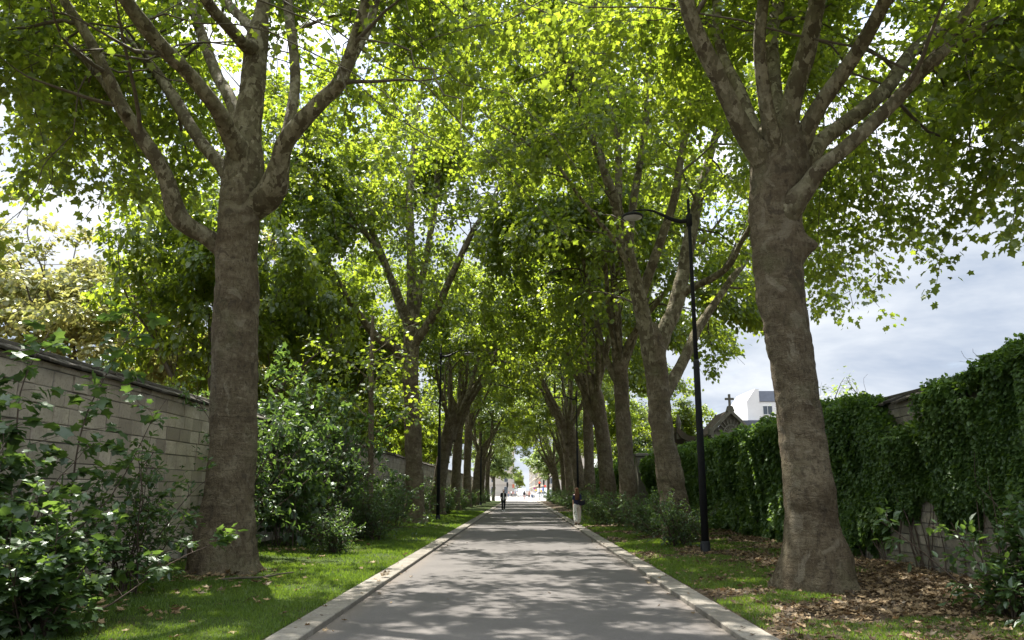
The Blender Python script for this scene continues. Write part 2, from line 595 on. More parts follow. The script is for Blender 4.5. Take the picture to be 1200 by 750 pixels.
def leaves(geo, tmpl, pos, axis, nor, size, tint, mi=0):
    T, F = tmpl
    n = len(pos)
    X = unit(axis)
    Z = unit(nor - X * np.sum(nor * X, 1, keepdims=True))
    Y = np.cross(Z, X)
    size = np.broadcast_to(size, (n,))[:, None, None]
    V = pos[:, None, :] + size * (T[None, :, 0, None] * X[:, None, :] + T[None, :, 1, None] * Y[:, None, :] + T[None, :, 2, None] * Z[:, None, :])
    off = (np.arange(n) * len(T))[:, None]
    geo.add(V.reshape(-1, 3), [off + f[None, :] for f in F], mi, tint=np.repeat(np.clip(tint, 0, 1), len(T)))


# ------------------------------------------------------------------ trees
def wander(rs, p, d, L, n, wob, up):
    P = [np.array(p, float)]
    d = unit(np.array(d, float))
    for i in range(n):
        d = unit(d + rs.normal(0, wob, 3) + np.array((0, 0, up)))
        P.append(P[-1] + d * (L / n))
    return np.array(P)


def along(P, t):
    L = np.concatenate([[0], np.cumsum(np.linalg.norm(np.diff(P[:, :3], axis=0), axis=1))])
    s = np.asarray(t) * L[-1]
    return np.stack([np.interp(s, L, P[:, k]) for k in range(P.shape[1])], -1), L[-1]


def tangent(P, t):
    a, _ = along(P, np.array([max(0, t - 0.04), min(1, t + 0.04)]))
    return unit(a[1, :3] - a[0, :3])


def bark_tube(geo, P4, sides, seed, limb, flare=0.0, rough=0.05, step=0.12, lumps=()):
    """a trunk or limb whose surface swells, wrinkles and flares at the foot"""
    Q = resample(P4, step)
    P = Q[:, :3]
    rad = np.maximum(Q[:, 3], 0.012)
    n0 = geo.n
    limbv = limb(P) if callable(limb) else np.full(len(P), limb)
    V = tube(geo, P, rad, sides, limb=limbv)
    C = np.repeat(P, sides, 0)
    D = V - C
    r = np.linalg.norm(D, axis=1, keepdims=True)
    N = D / r
    k = vnoise(V * 1.3, seed) * 1.2 + vnoise(V * np.array((3.0, 3.0, 2.2)), seed + 1) * 0.8 + (0.55 - 1.6 * np.abs(vnoise(V * np.array((1.5, 1.5, 6.0)) + 0.35 * vnoise(V * 2.0, seed + 9)[:, None], seed + 2))) * 0.7 + vnoise(V * np.array((3.2, 3.2, 13.0)), seed + 4) * 0.5 + vnoise(V * np.array((13., 13, 9)), seed + 3) * 0.35
    disp = r[:, 0] * rough * k
    if flare:
        z = V[:, 2] - P[0, 2]
        ang = np.arctan2(N[:, 1], N[:, 0])
        lob = 0.5 + 0.5 * np.cos(ang * 5 + seed) * np.cos(ang * 2 + seed * 1.7)
        disp += flare * np.exp(-np.maximum(z, 0) / 0.5) * (0.05 + 1.5 * lob) * r[:, 0]
    for (c, rr, h) in lumps:
        dd = np.linalg.norm(V - np.asarray(c), axis=1)
        disp += h * np.exp(-(dd / rr) ** 2)
    geo.V[-1] = V + N * disp[:, None]
    return Q


def make_tree(name, loc, trunk, limbs, seed, leaf_size=0.2, tmpl=LOBED, n_leaf=44, leaf='leaf', sec_gap=0.95,
              zmin=5.0, sides=18, step=0.2, limb_parts=False, sec_len=1.0, flare=0.5, lumps=(), bark='bark', tone=0.0, keep=None, rough=0.05, ter_gap=0.42, skirts=0, skirt_r=(4.5, 7.5), skirt_z=(5.6, 12.5), skirt_c=(0, 0), ends=(), arc_gap=0.68, hollow=None, t_first=0.3):
    """trunk: [(x,y,z,r)], limbs: list of the same, all local to loc (the foot)"""
    rs = np.random.default_rng(seed)
    root = empty(name, loc)
    H = max(p[2] for l in limbs for p in l)
    lf = lambda P: 0.75 * sstep(4.5, 9.5, P[:, 2])
    g = Geo()
    bark_tube(g, np.array(trunk, float), sides, seed, lf, flare, rough, step, lumps)
    paths = []
    tz = np.array(trunk, float)
    for k, l in enumerate(limbs):
        if limb_parts:
            p0 = np.array(l[0], float)
            i0 = np.argmin(np.linalg.norm(tz[:, :3] - p0[:3], axis=1))
            if np.linalg.norm(tz[i0, :3] - p0[:3]) < 1.0:
                zq = p0[2] - 0.5
                q = np.array([np.interp(zq, tz[:, 2], tz[:, c_]) for c_ in range(4)])
                l = [(q[0], q[1], zq, min(p0[3] * 0.7, q[3] * 0.7))] + list(l)
            else:                       # springs from another limb: sink its first ring into it
                d_ = unit(np.array(l[1][:3]) - p0[:3])
                l = [(*(p0[:3] - d_ * 0.3), p0[3] * 0.75)] + list(l)
        gl = Geo() if limb_parts else g
        Q = bark_tube(gl, np.array(l, float), max(7, sides // 2), seed + 11 * k + 5, lambda P: np.clip(0.09 * P[:, 2] + 0.02, 0, 1), 0, rough * 0.8, step)
        if limb_parts:
            gl.build('limb', M[bark], root, True)
        paths.append(Q)
    g.build('trunk', M[bark], root, True)
    tw = Geo()
    pos, axs, nor, tin = [], [], [], []
    ters = []
    axis_xy = np.mean([l[-1][:2] for l in limbs], axis=0)
    arcs = []
    tops = [Q for Q in paths if Q[-1, 2] > 0.55 * H]
    for k in range(skirts + len(ends)):                # long outer boughs that arch out of the crown and hang
        Q = tops[rs.integers(len(tops))]
        tt = rs.uniform(0.35, 0.9)
        p, _ = along(Q, np.array([tt]))
        p = p[0]
        a = k * 2.399 + rs.normal(0, 0.2)
        rr = rs.uniform(*skirt_r)
        e = np.array((skirt_c[0] + rr * math.cos(a), skirt_c[1] + rr * math.sin(a), skirt_z[0] + (skirt_z[1] - skirt_z[0]) * ((k * 0.618) % 1.0)))
        if k >= skirts:
            e = np.asarray(ends[k - skirts]) - np.asarray(loc)
            Q = min(tops, key=lambda q: np.min(np.linalg.norm(q[:, :2] - e[None, :2], axis=1)))
            p, _ = along(Q, np.array([rs.uniform(0.55, 0.95)]))
            p = p[0]
        mid = (p[:3] + e) / 2 + np.array((0, 0, 0.22 * np.linalg.norm(e - p[:3]))) + rs.normal(0, 0.4, 3)
        u = np.linspace(0, 1, 12)[:, None]
        P = p[:3] * (1 - u) ** 2 + 2 * mid * u * (1 - u) + e * u * u
        P[1:-1] += rs.normal(0, 0.11, (10, 3))
        arcs.append((P, min(p[3] * 0.35, 0.024)))
    for Q in paths + [None]:
        if Q is None:
            secs = arcs
            L = 0
        else:
            _, L = along(Q, 0.5)
        t0 = t_first
        ns = max(2, int(L * (1 - t0) / sec_gap))
        if Q is not None:
            secs = []
        for i in range(ns if Q is not None else 0):
            t = t0 + (1 - t0) * (i + rs.uniform(0.1, 0.9)) / ns
            p, _ = along(Q, np.array([t]))
            d = tangent(Q, t)
            side = unit(np.cross(d, rs.normal(size=3)))
            outw = np.array((p[0, 0] - axis_xy[0] * 0.5, p[0, 1] - axis_xy[1] * 0.5, 0))
            outw = outw / max(np.linalg.norm(outw), 1.0)
            dd = d * 0.45 + side * 0.85 + outw * 0.35 + np.array((0, 0, 0.05))
            ln = (4.2 - 2.4 * t) * rs.uniform(0.7, 1.2) * sec_len
            secs.append((wander(rs, p[0, :3], dd, ln, 7, 0.16, -0.035), min(p[0, 3] * 0.5, 0.05)))
        if Q is not None:
            end = wander(rs, Q[-1, :3], unit(Q[-1, :3] - Q[-3, :3]), 2.0 * sec_len, 5, 0.2, 0.0)
            secs.append((end, Q[-1, 3]))
        for S, r0 in secs:
            tube(tw, S, np.linspace(max(r0, 0.012), 0.007, len(S)), 5, cap=False)
            _, Ls = along(S, 0.5)
            nt_ = max(2, int(Ls * 0.85 / (ter_gap * (arc_gap if Q is None else 1.0))))
            for i in range(nt_ + 1):
                t = 0.15 + 0.85 * (i + rs.uniform(0, 0.6)) / (nt_ + 0.6)
                t = min(t, 1.0)
                p, _ = along(S, np.array([t]))
                d = tangent(S, t)
                side = unit(np.cross(d, (0, 0, 1.0))) * (1 if i % 2 else -1)
                dd = d * 0.6 + side * 0.8 + rs.normal(0, 0.35, 3)
                ln = rs.uniform(0.6, 1.35)
                T = wander(rs, p[0], dd, ln, 4, 0.2, -0.10)
                ters.append(T)
                n = int(n_leaf * rs.uniform(0.6, 1.25) * ln)
                tt = rs.uniform(0.05, 1.1, n) ** 0.8
                q, _ = along(T, np.minimum(tt, 1))
                o = rs.normal(0, 1, (n, 3)) * np.array((0.20, 0.20, 0.15))
                q = q + o
                dirT = unit(T[-1] - T[0])
                ax = unit(o * np.array((1, 1, .4))) * 0.8 + dirT * 0.6 + np.array((0, 0, -0.45)) + rs.normal(0, 0.25, (n, 3))
                no = np.array((0, 0, 1.0)) + rs.normal(0, 0.42, (n, 3)) + dirT * 0.25
                pos.append(q)
                axs.append(ax)
                nor.append(no)
                tin.append(np.clip(0.45 + tone + rs.normal(0, 0.13) + rs.normal(0, 0.17, n), 0, 1))
    pos = np.concatenate(pos)
    axs = np.concatenate(axs)
    nor = np.concatenate(nor)
    tin = np.concatenate(tin)
    k = pos[:, 2] > zmin + 0.9 * vnoise(pos * 0.45, seed + 77)
    if keep is not None:
        k &= rs.uniform(0, 1, len(pos)) < keep(pos + np.asarray(loc)[None, :])
    if hollow is not None:
        hx, hy, hr, hz, hp = hollow
        hr_ = np.hypot(pos[:, 0] - hx, pos[:, 1] - hy) + 0.9 * vnoise(pos * 0.5, seed + 78)
        hz_ = pos[:, 2] + 1.2 * vnoise(pos * 0.4, seed + 79)
        k &= ~((hr_ < hr) & (hz_ < hz) & (rs.uniform(0, 1, len(pos)) > hp))
    pos, axs, nor, tin = pos[k], axs[k], nor[k], tin[k]
    mids = np.array([T[2] for T in ters])
    kt = np.ones(len(ters), bool)
    if keep is not None:
        kt &= keep(mids + np.asarray(loc)[None, :]) > 0.5
    if hollow is not None:
        kt &= ~((np.hypot(mids[:, 0] - hx, mids[:, 1] - hy) < hr) & (mids[:, 2] < hz))
    for T, ok in zip(ters, kt):
        if ok:
            tube(tw, T, np.linspace(0.009, 0.004, len(T)), 3, cap=False)
    sz = leaf_size * rs.uniform(0.6, 1.25, len(pos))
    cr = Geo()
    leaves(cr, tmpl, pos - unit(axs) * sz[:, None] * 0.3, axs, nor, sz, tin)
    print(name, seed, len(pos), tw.n)
    tw.build('branch', M['twig'], root, True)
    cr.build('crown', M[leaf], root)
    return root, len(pos)


def loc_path(pts_px, D0, dD, radii_px, base, ext=None):
    """limb traced at its real distance: px points, depth offsets, radii in px -> local (x,y,z,r)"""
    out = []
    n = len(pts_px)
    for i, (px, py) in enumerate(pts_px):
        d = D0 + np.interp(i / max(1, n - 1), np.linspace(0, 1, len(dD)), dD)
        p = pt(px, py, d)
        r = np.interp(i / max(1, n - 1), np.linspace(0, 1, len(radii_px)), radii_px) * d / 900.0
        out.append((*(p - base), r))
    if ext:       # carry on beyond the frame: (length, taper radius, up)
        a, b = np.array(out[-2][:3]), np.array(out[-1][:3])
        d = unit(b - a)
        L, r1, up = ext
        p = b.copy()
        r0 = out[-1][3]
        for k in range(1, 5):
            d = unit(d + np.array((0, 0, up)) + np.array((math.sin(k * 2.1 + px) * .16, math.cos(k * 1.7 + py) * .16, 0)))
            p = p + d * L / 4
            out.append((*p, r0 + (r1 - r0) * k / 4))
    return out


tree_count = []


def gen_limbs(rs, fork, n, L, lean, spread=(0.28, 0.75), r0=0.17):
    limbs = []
    a0 = rs.uniform(0, 6.28)
    for k in range(n):
        a = a0 + k * 2 * PI / n + rs.normal(0, 0.25)
        po = rs.uniform(*spread)
        d = np.array((math.sin(po) * math.cos(a) + lean[0], math.sin(po) * math.sin(a) + lean[1], math.cos(po)))
        s = np.array(fork) + np.array((0, 0, -rs.uniform(0.0, 1.6)))
        P = wander(rs, s, d, L * rs.uniform(0.75, 1.12), 8, 0.10, 0.05)
        r = r0 * rs.uniform(0.7, 1.1)
        limbs.append([(*P[i], r * (1 - 0.82 * i / 8) * (1.3 if i == 0 else 1)) for i in range(9)])
    return limbs


def trace(tri, D0, dD, base, ext=None):
    """[(px, py, half width px)] at distance D0 + dD(along) -> local path"""
    return loc_path([(a, b) for a, b, _ in tri], D0, dD, [c for _, _, c in tri], base, ext)


# ------------------------------------------------------------------ ground heights
ROAD_W = 2.45
KERB_W = 0.38
XL, XR = -7.4, 7.6          # faces of the two walls
Y0, Y1 = -14.0, 126.0       # the avenue runs between these


def gz(x, y):
    x = np.asarray(x, float)
    y = np.asarray(y, float)
    a = np.abs(x) - (ROAD_W + KERB_W)
    P = np.stack([x * 0.8, y * 0.8, np.zeros_like(x)], -1).reshape(-1, 3)
    n = vnoise(P, 3).reshape(x.shape) * 0.6 + vnoise(P * 2.7, 4).reshape(x.shape) * 0.3
    return np.where(a > 0, 0.055 + 0.035 * np.clip(a, 0, 4.6) + 0.05 * n * np.clip(a / 0.6, 0, 1), 0.0)


def grid_sheet(name, xs, ys, zf, mat, kind='structure'):
    X, Y = np.meshgrid(xs, ys)
    V = np.stack([X, Y, zf(X, Y)], -1).reshape(-1, 3)
    w = len(xs)
    i = (np.arange(len(ys) - 1)[:, None] * w + np.arange(w - 1)[None, :]).ravel()
    g = Geo()
    g.add(V, [np.stack([i, i + 1, i + w + 1, i + w], -1)])
    o = g.build(name, mat, None, True)
    o['kind'] = kind
    return o


# far ground, one sheet to the horizon, below everything
grid_sheet('ground', np.array([-3000, -60, -12, 12, 60, 3000.]), np.array([-3000, -60, Y1, 400, 3000.]), lambda X, Y: np.full_like(X, -0.06), M['soil'])
# the asphalt of the avenue
grid_sheet('road', np.linspace(-ROAD_W, ROAD_W, 9), np.arange(Y0, Y1 + 1.1, 2.0), lambda X, Y: 0.012 * (1 - (X / ROAD_W) ** 2), M['asphalt'])
# sunlit cross street and the street that carries on beyond
m, nt, out = new_mat('pale_paving')
c = world_pos(nt)
f = noise(nt, c, 0.5, 6)
finish(nt, out, ramp(nt, f, [(0.3, (0.30, 0.29, 0.27)), (0.7, (0.40, 0.385, 0.36))]), 0.9, f, 0.2, 0.01)
M['paving'] = m
grid_sheet('cross_street', np.array([-90, -30, 0, 30, 90.]), np.array([Y1 + 0.02, 150, 185, 225.]), lambda X, Y: np.full_like(X, 0.004), M['paving'])
grid_sheet('far_street', np.array([-14, 0, 14.]), np.array([225.02, 500, 1000, 1600.]), lambda X, Y: np.full_like(X, 0.004), M['asphalt'])
xs_l = np.concatenate([np.linspace(XL - 0.3, -(ROAD_W + KERB_W), 22)])
xs_r = np.concatenate([np.linspace(ROAD_W + KERB_W, XR + 0.3, 22)])
ysv = np.arange(Y0, Y1 + 0.1, 0.35)
grid_sheet('lawn', xs_l, ysv, gz, M['lawn'])
grid_sheet('verge', xs_r, ysv, gz, M['soil'])
# cemetery ground beyond the walls
# kerb stones, flat slabs a little proud of the road
for sgn in (-1, 1):
    g = Geo()
    rs = np.random.default_rng(5 + sgn)
    y = Y0
    while y < Y1:
        L = rs.uniform(0.92, 1.08)
        box(g, (sgn * (ROAD_W + KERB_W / 2), y + L / 2, -0.035 + rs.normal(0, 0.0025)), (KERB_W - 0.012, L - 0.012, 0.20), 0, (rs.normal(0, 0.002), rs.normal(0, 0.004), rs.normal(0, 0.002)), 0.010, tint=rs.uniform(0, 1))
        y += L
    o = g.build('kerb', M['kerb'])
    o['kind'] = 'structure'

# ------------------------------------------------------------------ grass, leaf litter
def blades(name, n, xr, yr, dens, h, seed):
    rs = np.random.default_rng(seed)
    u = rs.uniform(0, 1, n)
    y = yr[0] * (yr[1] / yr[0]) ** u          # thicker close by
    x = rs.uniform(xr[0], xr[1], n)
    k = rs.uniform(0, 1, n) < dens(x, y)
    x, y = x[k], y[k]
    n = len(x)
    z = gz(x, y) - 0.006
    sc = np.clip(y / 11, 0.9, 3.2)
    hh = h * rs.uniform(0.5, 1.3, n) * np.sqrt(sc)
    w = 0.0045 * sc
    a = rs.uniform(0, 6.28, n)
    lean = rs.uniform(0.1, 0.8, n) * hh
    b = rs.uniform(0, 6.28, n)
    base = np.stack([x, y, z], -1)
    s = np.stack([np.cos(a), np.sin(a), np.zeros(n)], -1) * w[:, None]
    l = np.stack([np.cos(b) * lean, np.sin(b) * lean, hh], -1)
    V = np.stack([base - s, base + s, base + s * 0.7 + l * np.array((.4, .4, .6)), base - s * 0.7 + l * np.array((.4, .4, .6)), base + l], 1).reshape(-1, 3)
    i = np.arange(n)[:, None] * 5
    tint = np.clip(rs.normal(0.5, 0.2, n) + 0.25 * vnoise(np.stack([x * 1.5, y * 1.5, 0 * x], -1), 9), 0, 1)
    g = Geo()
    g.add(V, [i + np.array([0, 1, 2, 3]), i + np.array([3, 2, 4])], 0, tint=np.repeat(tint, 5))
    o = g.build(name, M['grass'])
    return o


def dens_l(x, y):
    wall = sstep(-7.3, -6.2, x + 0.5 * vnoise(np.stack([x, y, 0 * x], -1) * 0.9, 21))
    patch = sstep(-0.75, 0.0, vnoise(np.stack([x, y, 0 * x], -1) * 0.6, 22))
    foot = sstep(0.75, 1.35, np.hypot(x + 5.75, y - 15.4) + 0.4 * vnoise(np.stack([x, y, 0 * x], -1) * 1.7, 23))
    bare = sstep(-0.55, -0.25, vnoise(np.stack([x, y, 0 * x], -1) * 1.1, 24))
    return wall * foot * (0.2 + 0.8 * patch) * (0.3 + 0.7 * bare)


def dens_r(x, y):
    n = vnoise(np.stack([x, y, 0 * x], -1) * 0.75, 31) * 0.7 + vnoise(np.stack([x, y, 0 * x], -1) * 1.9, 32) * 0.5
    return sstep(0.0, 0.45, n + 0.3 - 0.15 * (x - 3.6)) * sstep(8.4, 6.4, x) * 0.8


o = blades('grass', 230000, (-7.2, -2.85), (6.5, 62), dens_l, 0.042, 1)
tag(o, 'short bright green grass on the left verge', kind='stuff')
o = blades('grass', 300000, (2.85, 7.4), (6.5, 60), dens_r, 0.045, 2)
tag(o, 'patchy grass among dead leaves on the right verge', kind='stuff')


def litter(name, n, xr, yr, dens, seed, size=(0.07, 0.16), tint=(0.55, 0.28)):
    rs = np.random.default_rng(seed)
    y = yr[0] * (yr[1] / yr[0]) ** rs.uniform(0, 1, n)
    x = rs.uniform(xr[0], xr[1], n)
    k = rs.uniform(0, 1, n) < dens(x, y)
    x, y = x[k], y[k]
    n = len(x)
    a = rs.uniform(0, 6.28, n)
    z = np.where(np.abs(x) > ROAD_W + KERB_W, gz(x, y) + rs.uniform(0.008, 0.05, n), np.where(np.abs(x) > ROAD_W, 0.072, 0.018))
    ax = np.stack([np.cos(a), np.sin(a), rs.normal(0, 0.22, n)], -1)
    no = np.array((0, 0, 1.0)) + rs.normal(0, 0.38, (n, 3))
    no[rs.uniform(0, 1, n) < 0.35] *= -1
    g = Geo()
    leaves(g, CURLED, np.stack([x, y, z], -1), ax, no, rs.uniform(*size, n), rs.normal(*tint, n))
    return g.build(name, M['dead'])


piles_l = [(-5.9, 14.3, .5), (-5.0, 15.6, .35), (-5.2, 14.6, .45), (-4.3, 13.6, .28), (-6.0, 20.5, .5), (-5.6, 10.4, .5), (-4.6, 10.6, .25), (-6.4, 12.0, .7), (-3.9, 11.9, .2), (-5.1, 24.5, .5), (-4.9, 13.0, .2), (-6.6, 17.2, .5), (-6.4, 9.0, .6)]


def lit_l(x, y):
    d = 0.012 + 0.10 * sstep(-6.2, -7.2, x)
    for (a, b, r) in piles_l:
        d = d + 0.9 * np.exp(-(((x - a) / r) ** 2 + ((y - b) / (r * 0.8)) ** 2))
    return d


def lit_r(x, y):
    n = vnoise(np.stack([x, y, 0 * x], -1) * 0.75, 31) * 0.7 + vnoise(np.stack([x, y, 0 * x], -1) * 1.9, 32) * 0.5
    return np.clip(0.34 - 0.75 * n + 0.2 * (x - 4.5), 0.04, 1)


tag(litter('fallen_leaves', 9000, (-7.3, -2.9), (6.5, 45), lit_l, 3), 'scattered dry brown leaves on the left lawn', kind='stuff')
tag(litter('fallen_leaves', 42000, (2.9, 7.5), (6.5, 70), lit_r, 4, (0.04, 0.12), (0.36, 0.26)), 'thick brown leaf litter under the right trees', kind='stuff')


def lit_road(x, y):
    e = sstep(2.0, 2.42, np.abs(x))
    return 0.02 + 0.35 * e


tag(litter('fallen_leaves', 1500, (-2.8, 2.8), (6.5, 60), lit_road, 6, (0.03, 0.085), (0.4, 0.25)), 'few small dry leaves blown on the asphalt', kind='stuff')

g = Geo()
p = pt(600, 729, 8.3)
leaves(g, CURLED, np.array([(-0.165, 8.42, 0.02)]), np.array([(1, .25, 0.05)]), np.array([(0.1, -0.2, 1.0)]), np.array([0.20]), np.array([0.8]))
tube(g, [(-0.165, 8.42, 0.03), (-0.22, 8.40, 0.035), (-0.27, 8.41, 0.03)], 0.003, 5, tint=0.6)
tag(g.build('fallen_leaf', M['leaf_pale']), 'large pale green fallen leaf lying on the asphalt near the camera', 'leaf')
g = Geo()
for k, (dx, dy, a) in enumerate(((0, 0, .3), (.09, .03, 2.0))):
    leaves(g, CURLED, np.array([(-2.62 + dx, 15.3 + dy, 0.10)]), np.array([(math.cos(a), math.sin(a), 0.3)]), np.array([(0.3, -0.4, 1.0)]), np.array([0.19]), np.array([0.25]))
tag(g.build('fallen_leaf', M['dead']), 'curled brown dead leaf lying on the left kerb stones', 'leaf')
g = Geo()
tw0 = np.array([(-5.15, 14.05, 0.16), (-4.85, 14.1, 0.185), (-4.5, 14.22, 0.18), (-4.2, 14.32, 0.23), (-3.98, 14.3, 0.26)])
tube(g, tw0, [0.022, 0.02, 0.017, 0.014, 0.008], 7)
tube(g, [tw0[2], tw0[2] + np.array((.12, .16, .05)), tw0[2] + np.array((.2, .3, .04))], [.011, .008, .004], 6)
tag(g.build('fallen_branch', M['twig']), 'thin bare dead branch lying on the left lawn', 'branch')

# ------------------------------------------------------------------ walls
def stone_wall(x, face, ya, yb, h, name, label, seed, stone='block'):
    """face = +1: the dressed face looks towards +X"""
    rs = np.random.default_rng(seed)
    root = empty(name, (x, (ya + yb) / 2, 0))
    cy = (ya + yb) / 2
    tag(root, label, 'wall')
    th = 0.45
    g = Geo()
    box(g, (-face * (th / 2 + 0.012), 0, h / 2 - 0.15), (th, yb - ya, h + 0.3), 1, tint=0.3)
    z = -0.12
    row = 0
    while z < h - 0.05:
        ch = min(rs.uniform(*((0.25, 0.31) if stone == 'block' else (0.17, 0.24))), h - z)
        y = ya - rs.uniform(0, 0.4)
        while y < yb:
            L = rs.uniform(0.34, 0.62) * (1 if stone == 'block' else 0.75)
            a, b = max(y, ya), min(y + L, yb)
            if b - a > 0.06:
                pr = rs.normal(0.012, 0.007)
                # chamfered block lying on the face
                gb = Geo()
                box(gb, (0, 0, 0), (b - a - 0.014, ch - 0.014, 0.10), 0, None, 0.009)
                V = gb.V[0]
                V = V + rs.normal(0, 0.0022, V.shape)
                W = np.stack([face * (V[:, 2] - 0.05 + pr), V[:, 0] + (a + b) / 2 - cy, V[:, 1] + z + ch / 2], -1)
                F = gb.F[0][0]
                g.add(W, [F if face > 0 else F[:, ::-1]], 0, tint=np.clip(rs.normal(0.55, 0.24), 0, 1))
            y += L
        z += ch
        row += 1
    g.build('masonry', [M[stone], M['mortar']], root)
    g = Geo()
    y = ya
    while y < yb:
        L = rs.uniform(0.28, 0.42)
        for s in (-1, 1):
            box(g, (-face * th / 2 + s * 0.17, y + L / 2 - cy, h + 0.075 + rs.normal(0, 0.008)), (0.42, L - 0.008, 0.045), 0,
                (rs.normal(0, 0.03), s * 0.36 + rs.normal(0, 0.03), rs.normal(0, 0.03)), 0.012, tint=rs.uniform(0, 1))
        y += L
    tube(g, [(-face * th / 2, ya - cy, h + 0.15), (-face * th / 2, yb - cy, h + 0.15)], 0.07, 8, tint=0.4)
    g.build('coping', M['coping'], root)
    return root


stone_wall(XL, 1, Y0, Y1 - 4, 3.62, 'stone_wall', 'bare grey ashlar stone wall with dark tile coping behind the left trees', 2)
stone_wall(XR, -1, Y0, Y1 - 4, 3.40, 'stone_wall', 'stone wall almost covered by dark green creeper on the right', 3, 'block_grimy_shaded')

# ------------------------------------------------------------------ creeper on the right wall
def creeper(name, label, ya, yb, n, size, top, hem, thick, seed, stems=True):
    rs = np.random.default_rng(seed)
    cy = (ya + yb) / 2
    root = empty(name, (XR, cy, 0.1))
    tag(root, label, 'creeper', 'creepers hanging over the right wall')
    y = rs.uniform(ya, yb, n)
    u = rs.uniform(0, 1, n)
    tp = top(y)
    hm = hem(y) + 0.35 * vnoise(np.stack([y * 1.9, 0 * y, 0 * y], -1), seed) + 0.25 * vnoise(np.stack([y * 6, 0 * y, 0 * y], -1), seed + 1)
    z = hm + (tp - hm) * u
    q = np.stack([y * 1.1, z * 0.45, 0 * y], -1)
    bul = thick(y) * (0.62 + 0.55 * vnoise(q, seed + 2) + 0.3 * vnoise(q * 2.9, seed + 3)) * (0.55 + 0.75 * sstep(0.25, 0.95, u)) * sstep(-0.02, 0.12, u)
    bul = np.maximum(bul, 0.03)
    d = bul * rs.uniform(0, 1, n) ** 0.35 + 0.02
    holes = vnoise(np.stack([y * 1.6, z * 1.2, 0 * y], -1), seed + 5) * 0.7 + vnoise(np.stack([y * 4, z * 2.5, 0 * y], -1), seed + 6) * 0.4
    k = holes > -0.62
    x = -d
    # over the top of the wall
    m = rs.uniform(0, 1, n) < 0.16
    x = np.where(m, rs.uniform(-0.35, 0.55, n), x)
    z = np.where(m, tp + rs.uniform(-0.1, 0.22, n) * (1 - 0.2 * np.abs(x)) + 0.16 * vnoise(np.stack([y * 2.5, x * 2.5, 0 * y], -1), seed + 7), z)
    pos = np.stack([x, y - cy, z - 0.1], -1)[k]
    nn = len(pos)
    mk = m[k]
    nor = np.where(mk[:, None], np.array((-0.2, 0, 1.0)), np.array((-1.0, 0, 0.9))) + rs.normal(0, 0.45, (nn, 3))
    ax = np.where(mk[:, None], np.array((-0.5, 0, -0.1)), np.array((-0.45, 0, -0.9))) + rs.normal(0, 0.6, (nn, 3))
    tint = np.clip(0.5 + rs.normal(0, 0.2, nn) + 0.25 * vnoise(pos * 1.4, seed + 8), 0, 1)
    g = Geo()
    sz = size * rs.uniform(0.6, 1.3, nn)
    leaves(g, ROUND, pos, ax, nor, sz, tint)
    g.build('foliage', M['leaf_ivy'], root)
    if stems:
        t = Geo()
        for k in range(int((yb - ya) * 4)):
            yy = rs.uniform(ya, yb) - cy
            zz = rs.uniform(1.5, 3.2)
            P = wander(rs, (-0.08, yy, 0.0), (rs.normal(0, .04), rs.normal(0, .25), 1.0), zz, 9, 0.14, 0.05)
            P[:, 0] = np.clip(P[:, 0], -0.2, -0.045)
            tube(t, P, np.linspace(rs.uniform(0.008, 0.022), 0.004, 10), 5, cap=False)
        for k in range(int((yb - ya) * 1.5)):      # loose shoots above the top
            yy = rs.uniform(ya, yb)
            P = wander(rs, (rs.uniform(-.2, .3), yy - cy, float(top(np.array([yy]))[0]) - 0.2), (rs.normal(0, .4), rs.normal(0, .5), 1.0), rs.uniform(0.5, 1.25), 7, 0.25, -0.08)
            tube(t, P, np.linspace(0.006, 0.002, 8), 4, cap=False)
        t.build('stem', M['stem'], root, True)
    return root


z0 = np.zeros(1)
n1d = lambda y, f, s: vnoise(np.stack([y * f, 0 * y, 0 * y], -1), s)
creeper('creeper', 'broad bushy creeper bulging over the wall top nearest the camera',
        8.6, 14.3, 74000, 0.078, lambda y: 3.68 + 0.10 * n1d(y, 0.9, 1) + 0.08 * n1d(y, 2.6, 2) - 0.45 * np.clip((y - 11.2) / 3.2, 0, 1), lambda y: 0.55 + 0.6 * sstep(11.0, 13.5, y), lambda y: 0.62 + 0 * y, 11)
creeper('creeper', 'creeper hanging over the wall directly behind the nearest right tree trunk',
        14.4, 21.0, 54000, 0.082, lambda y: 2.72 + 0.75 * sstep(15.7, 17.2, y) + 0.12 * n1d(y, 1.3, 3), lambda y: 1.15 - 1.1 * sstep(16.0, 19.0, y), lambda y: 0.40 + 0.15 * sstep(16, 19, y), 12)
creeper('creeper', 'dense rounded creeper covering the wall below the cross topped tomb chapel',
        21.0, 44.0, 90000, 0.11, lambda y: 3.36 + 0.18 * n1d(y, 0.7, 4) + 0.12 * n1d(y, 1.9, 5), lambda y: 0.1 + 0 * y, lambda y: 0.75 + 0 * y, 13)
creeper('creeper', 'bright green creeper on the distant stretch of right wall beyond the tree row',
        44.0, 120.0, 40000, 0.24, lambda y: 3.6 + 0.25 * n1d(y, 0.35, 6), lambda y: 0.1 + 0 * y, lambda y: 0.8 + 0 * y, 14, False)

# ------------------------------------------------------------------ the avenue's plane trees
def base_at(px, D):
    p = pt(px, 575, D)
    return np.array((p[0], D, float(gz(p[0], D)) - 0.02))


LEAFN = 0
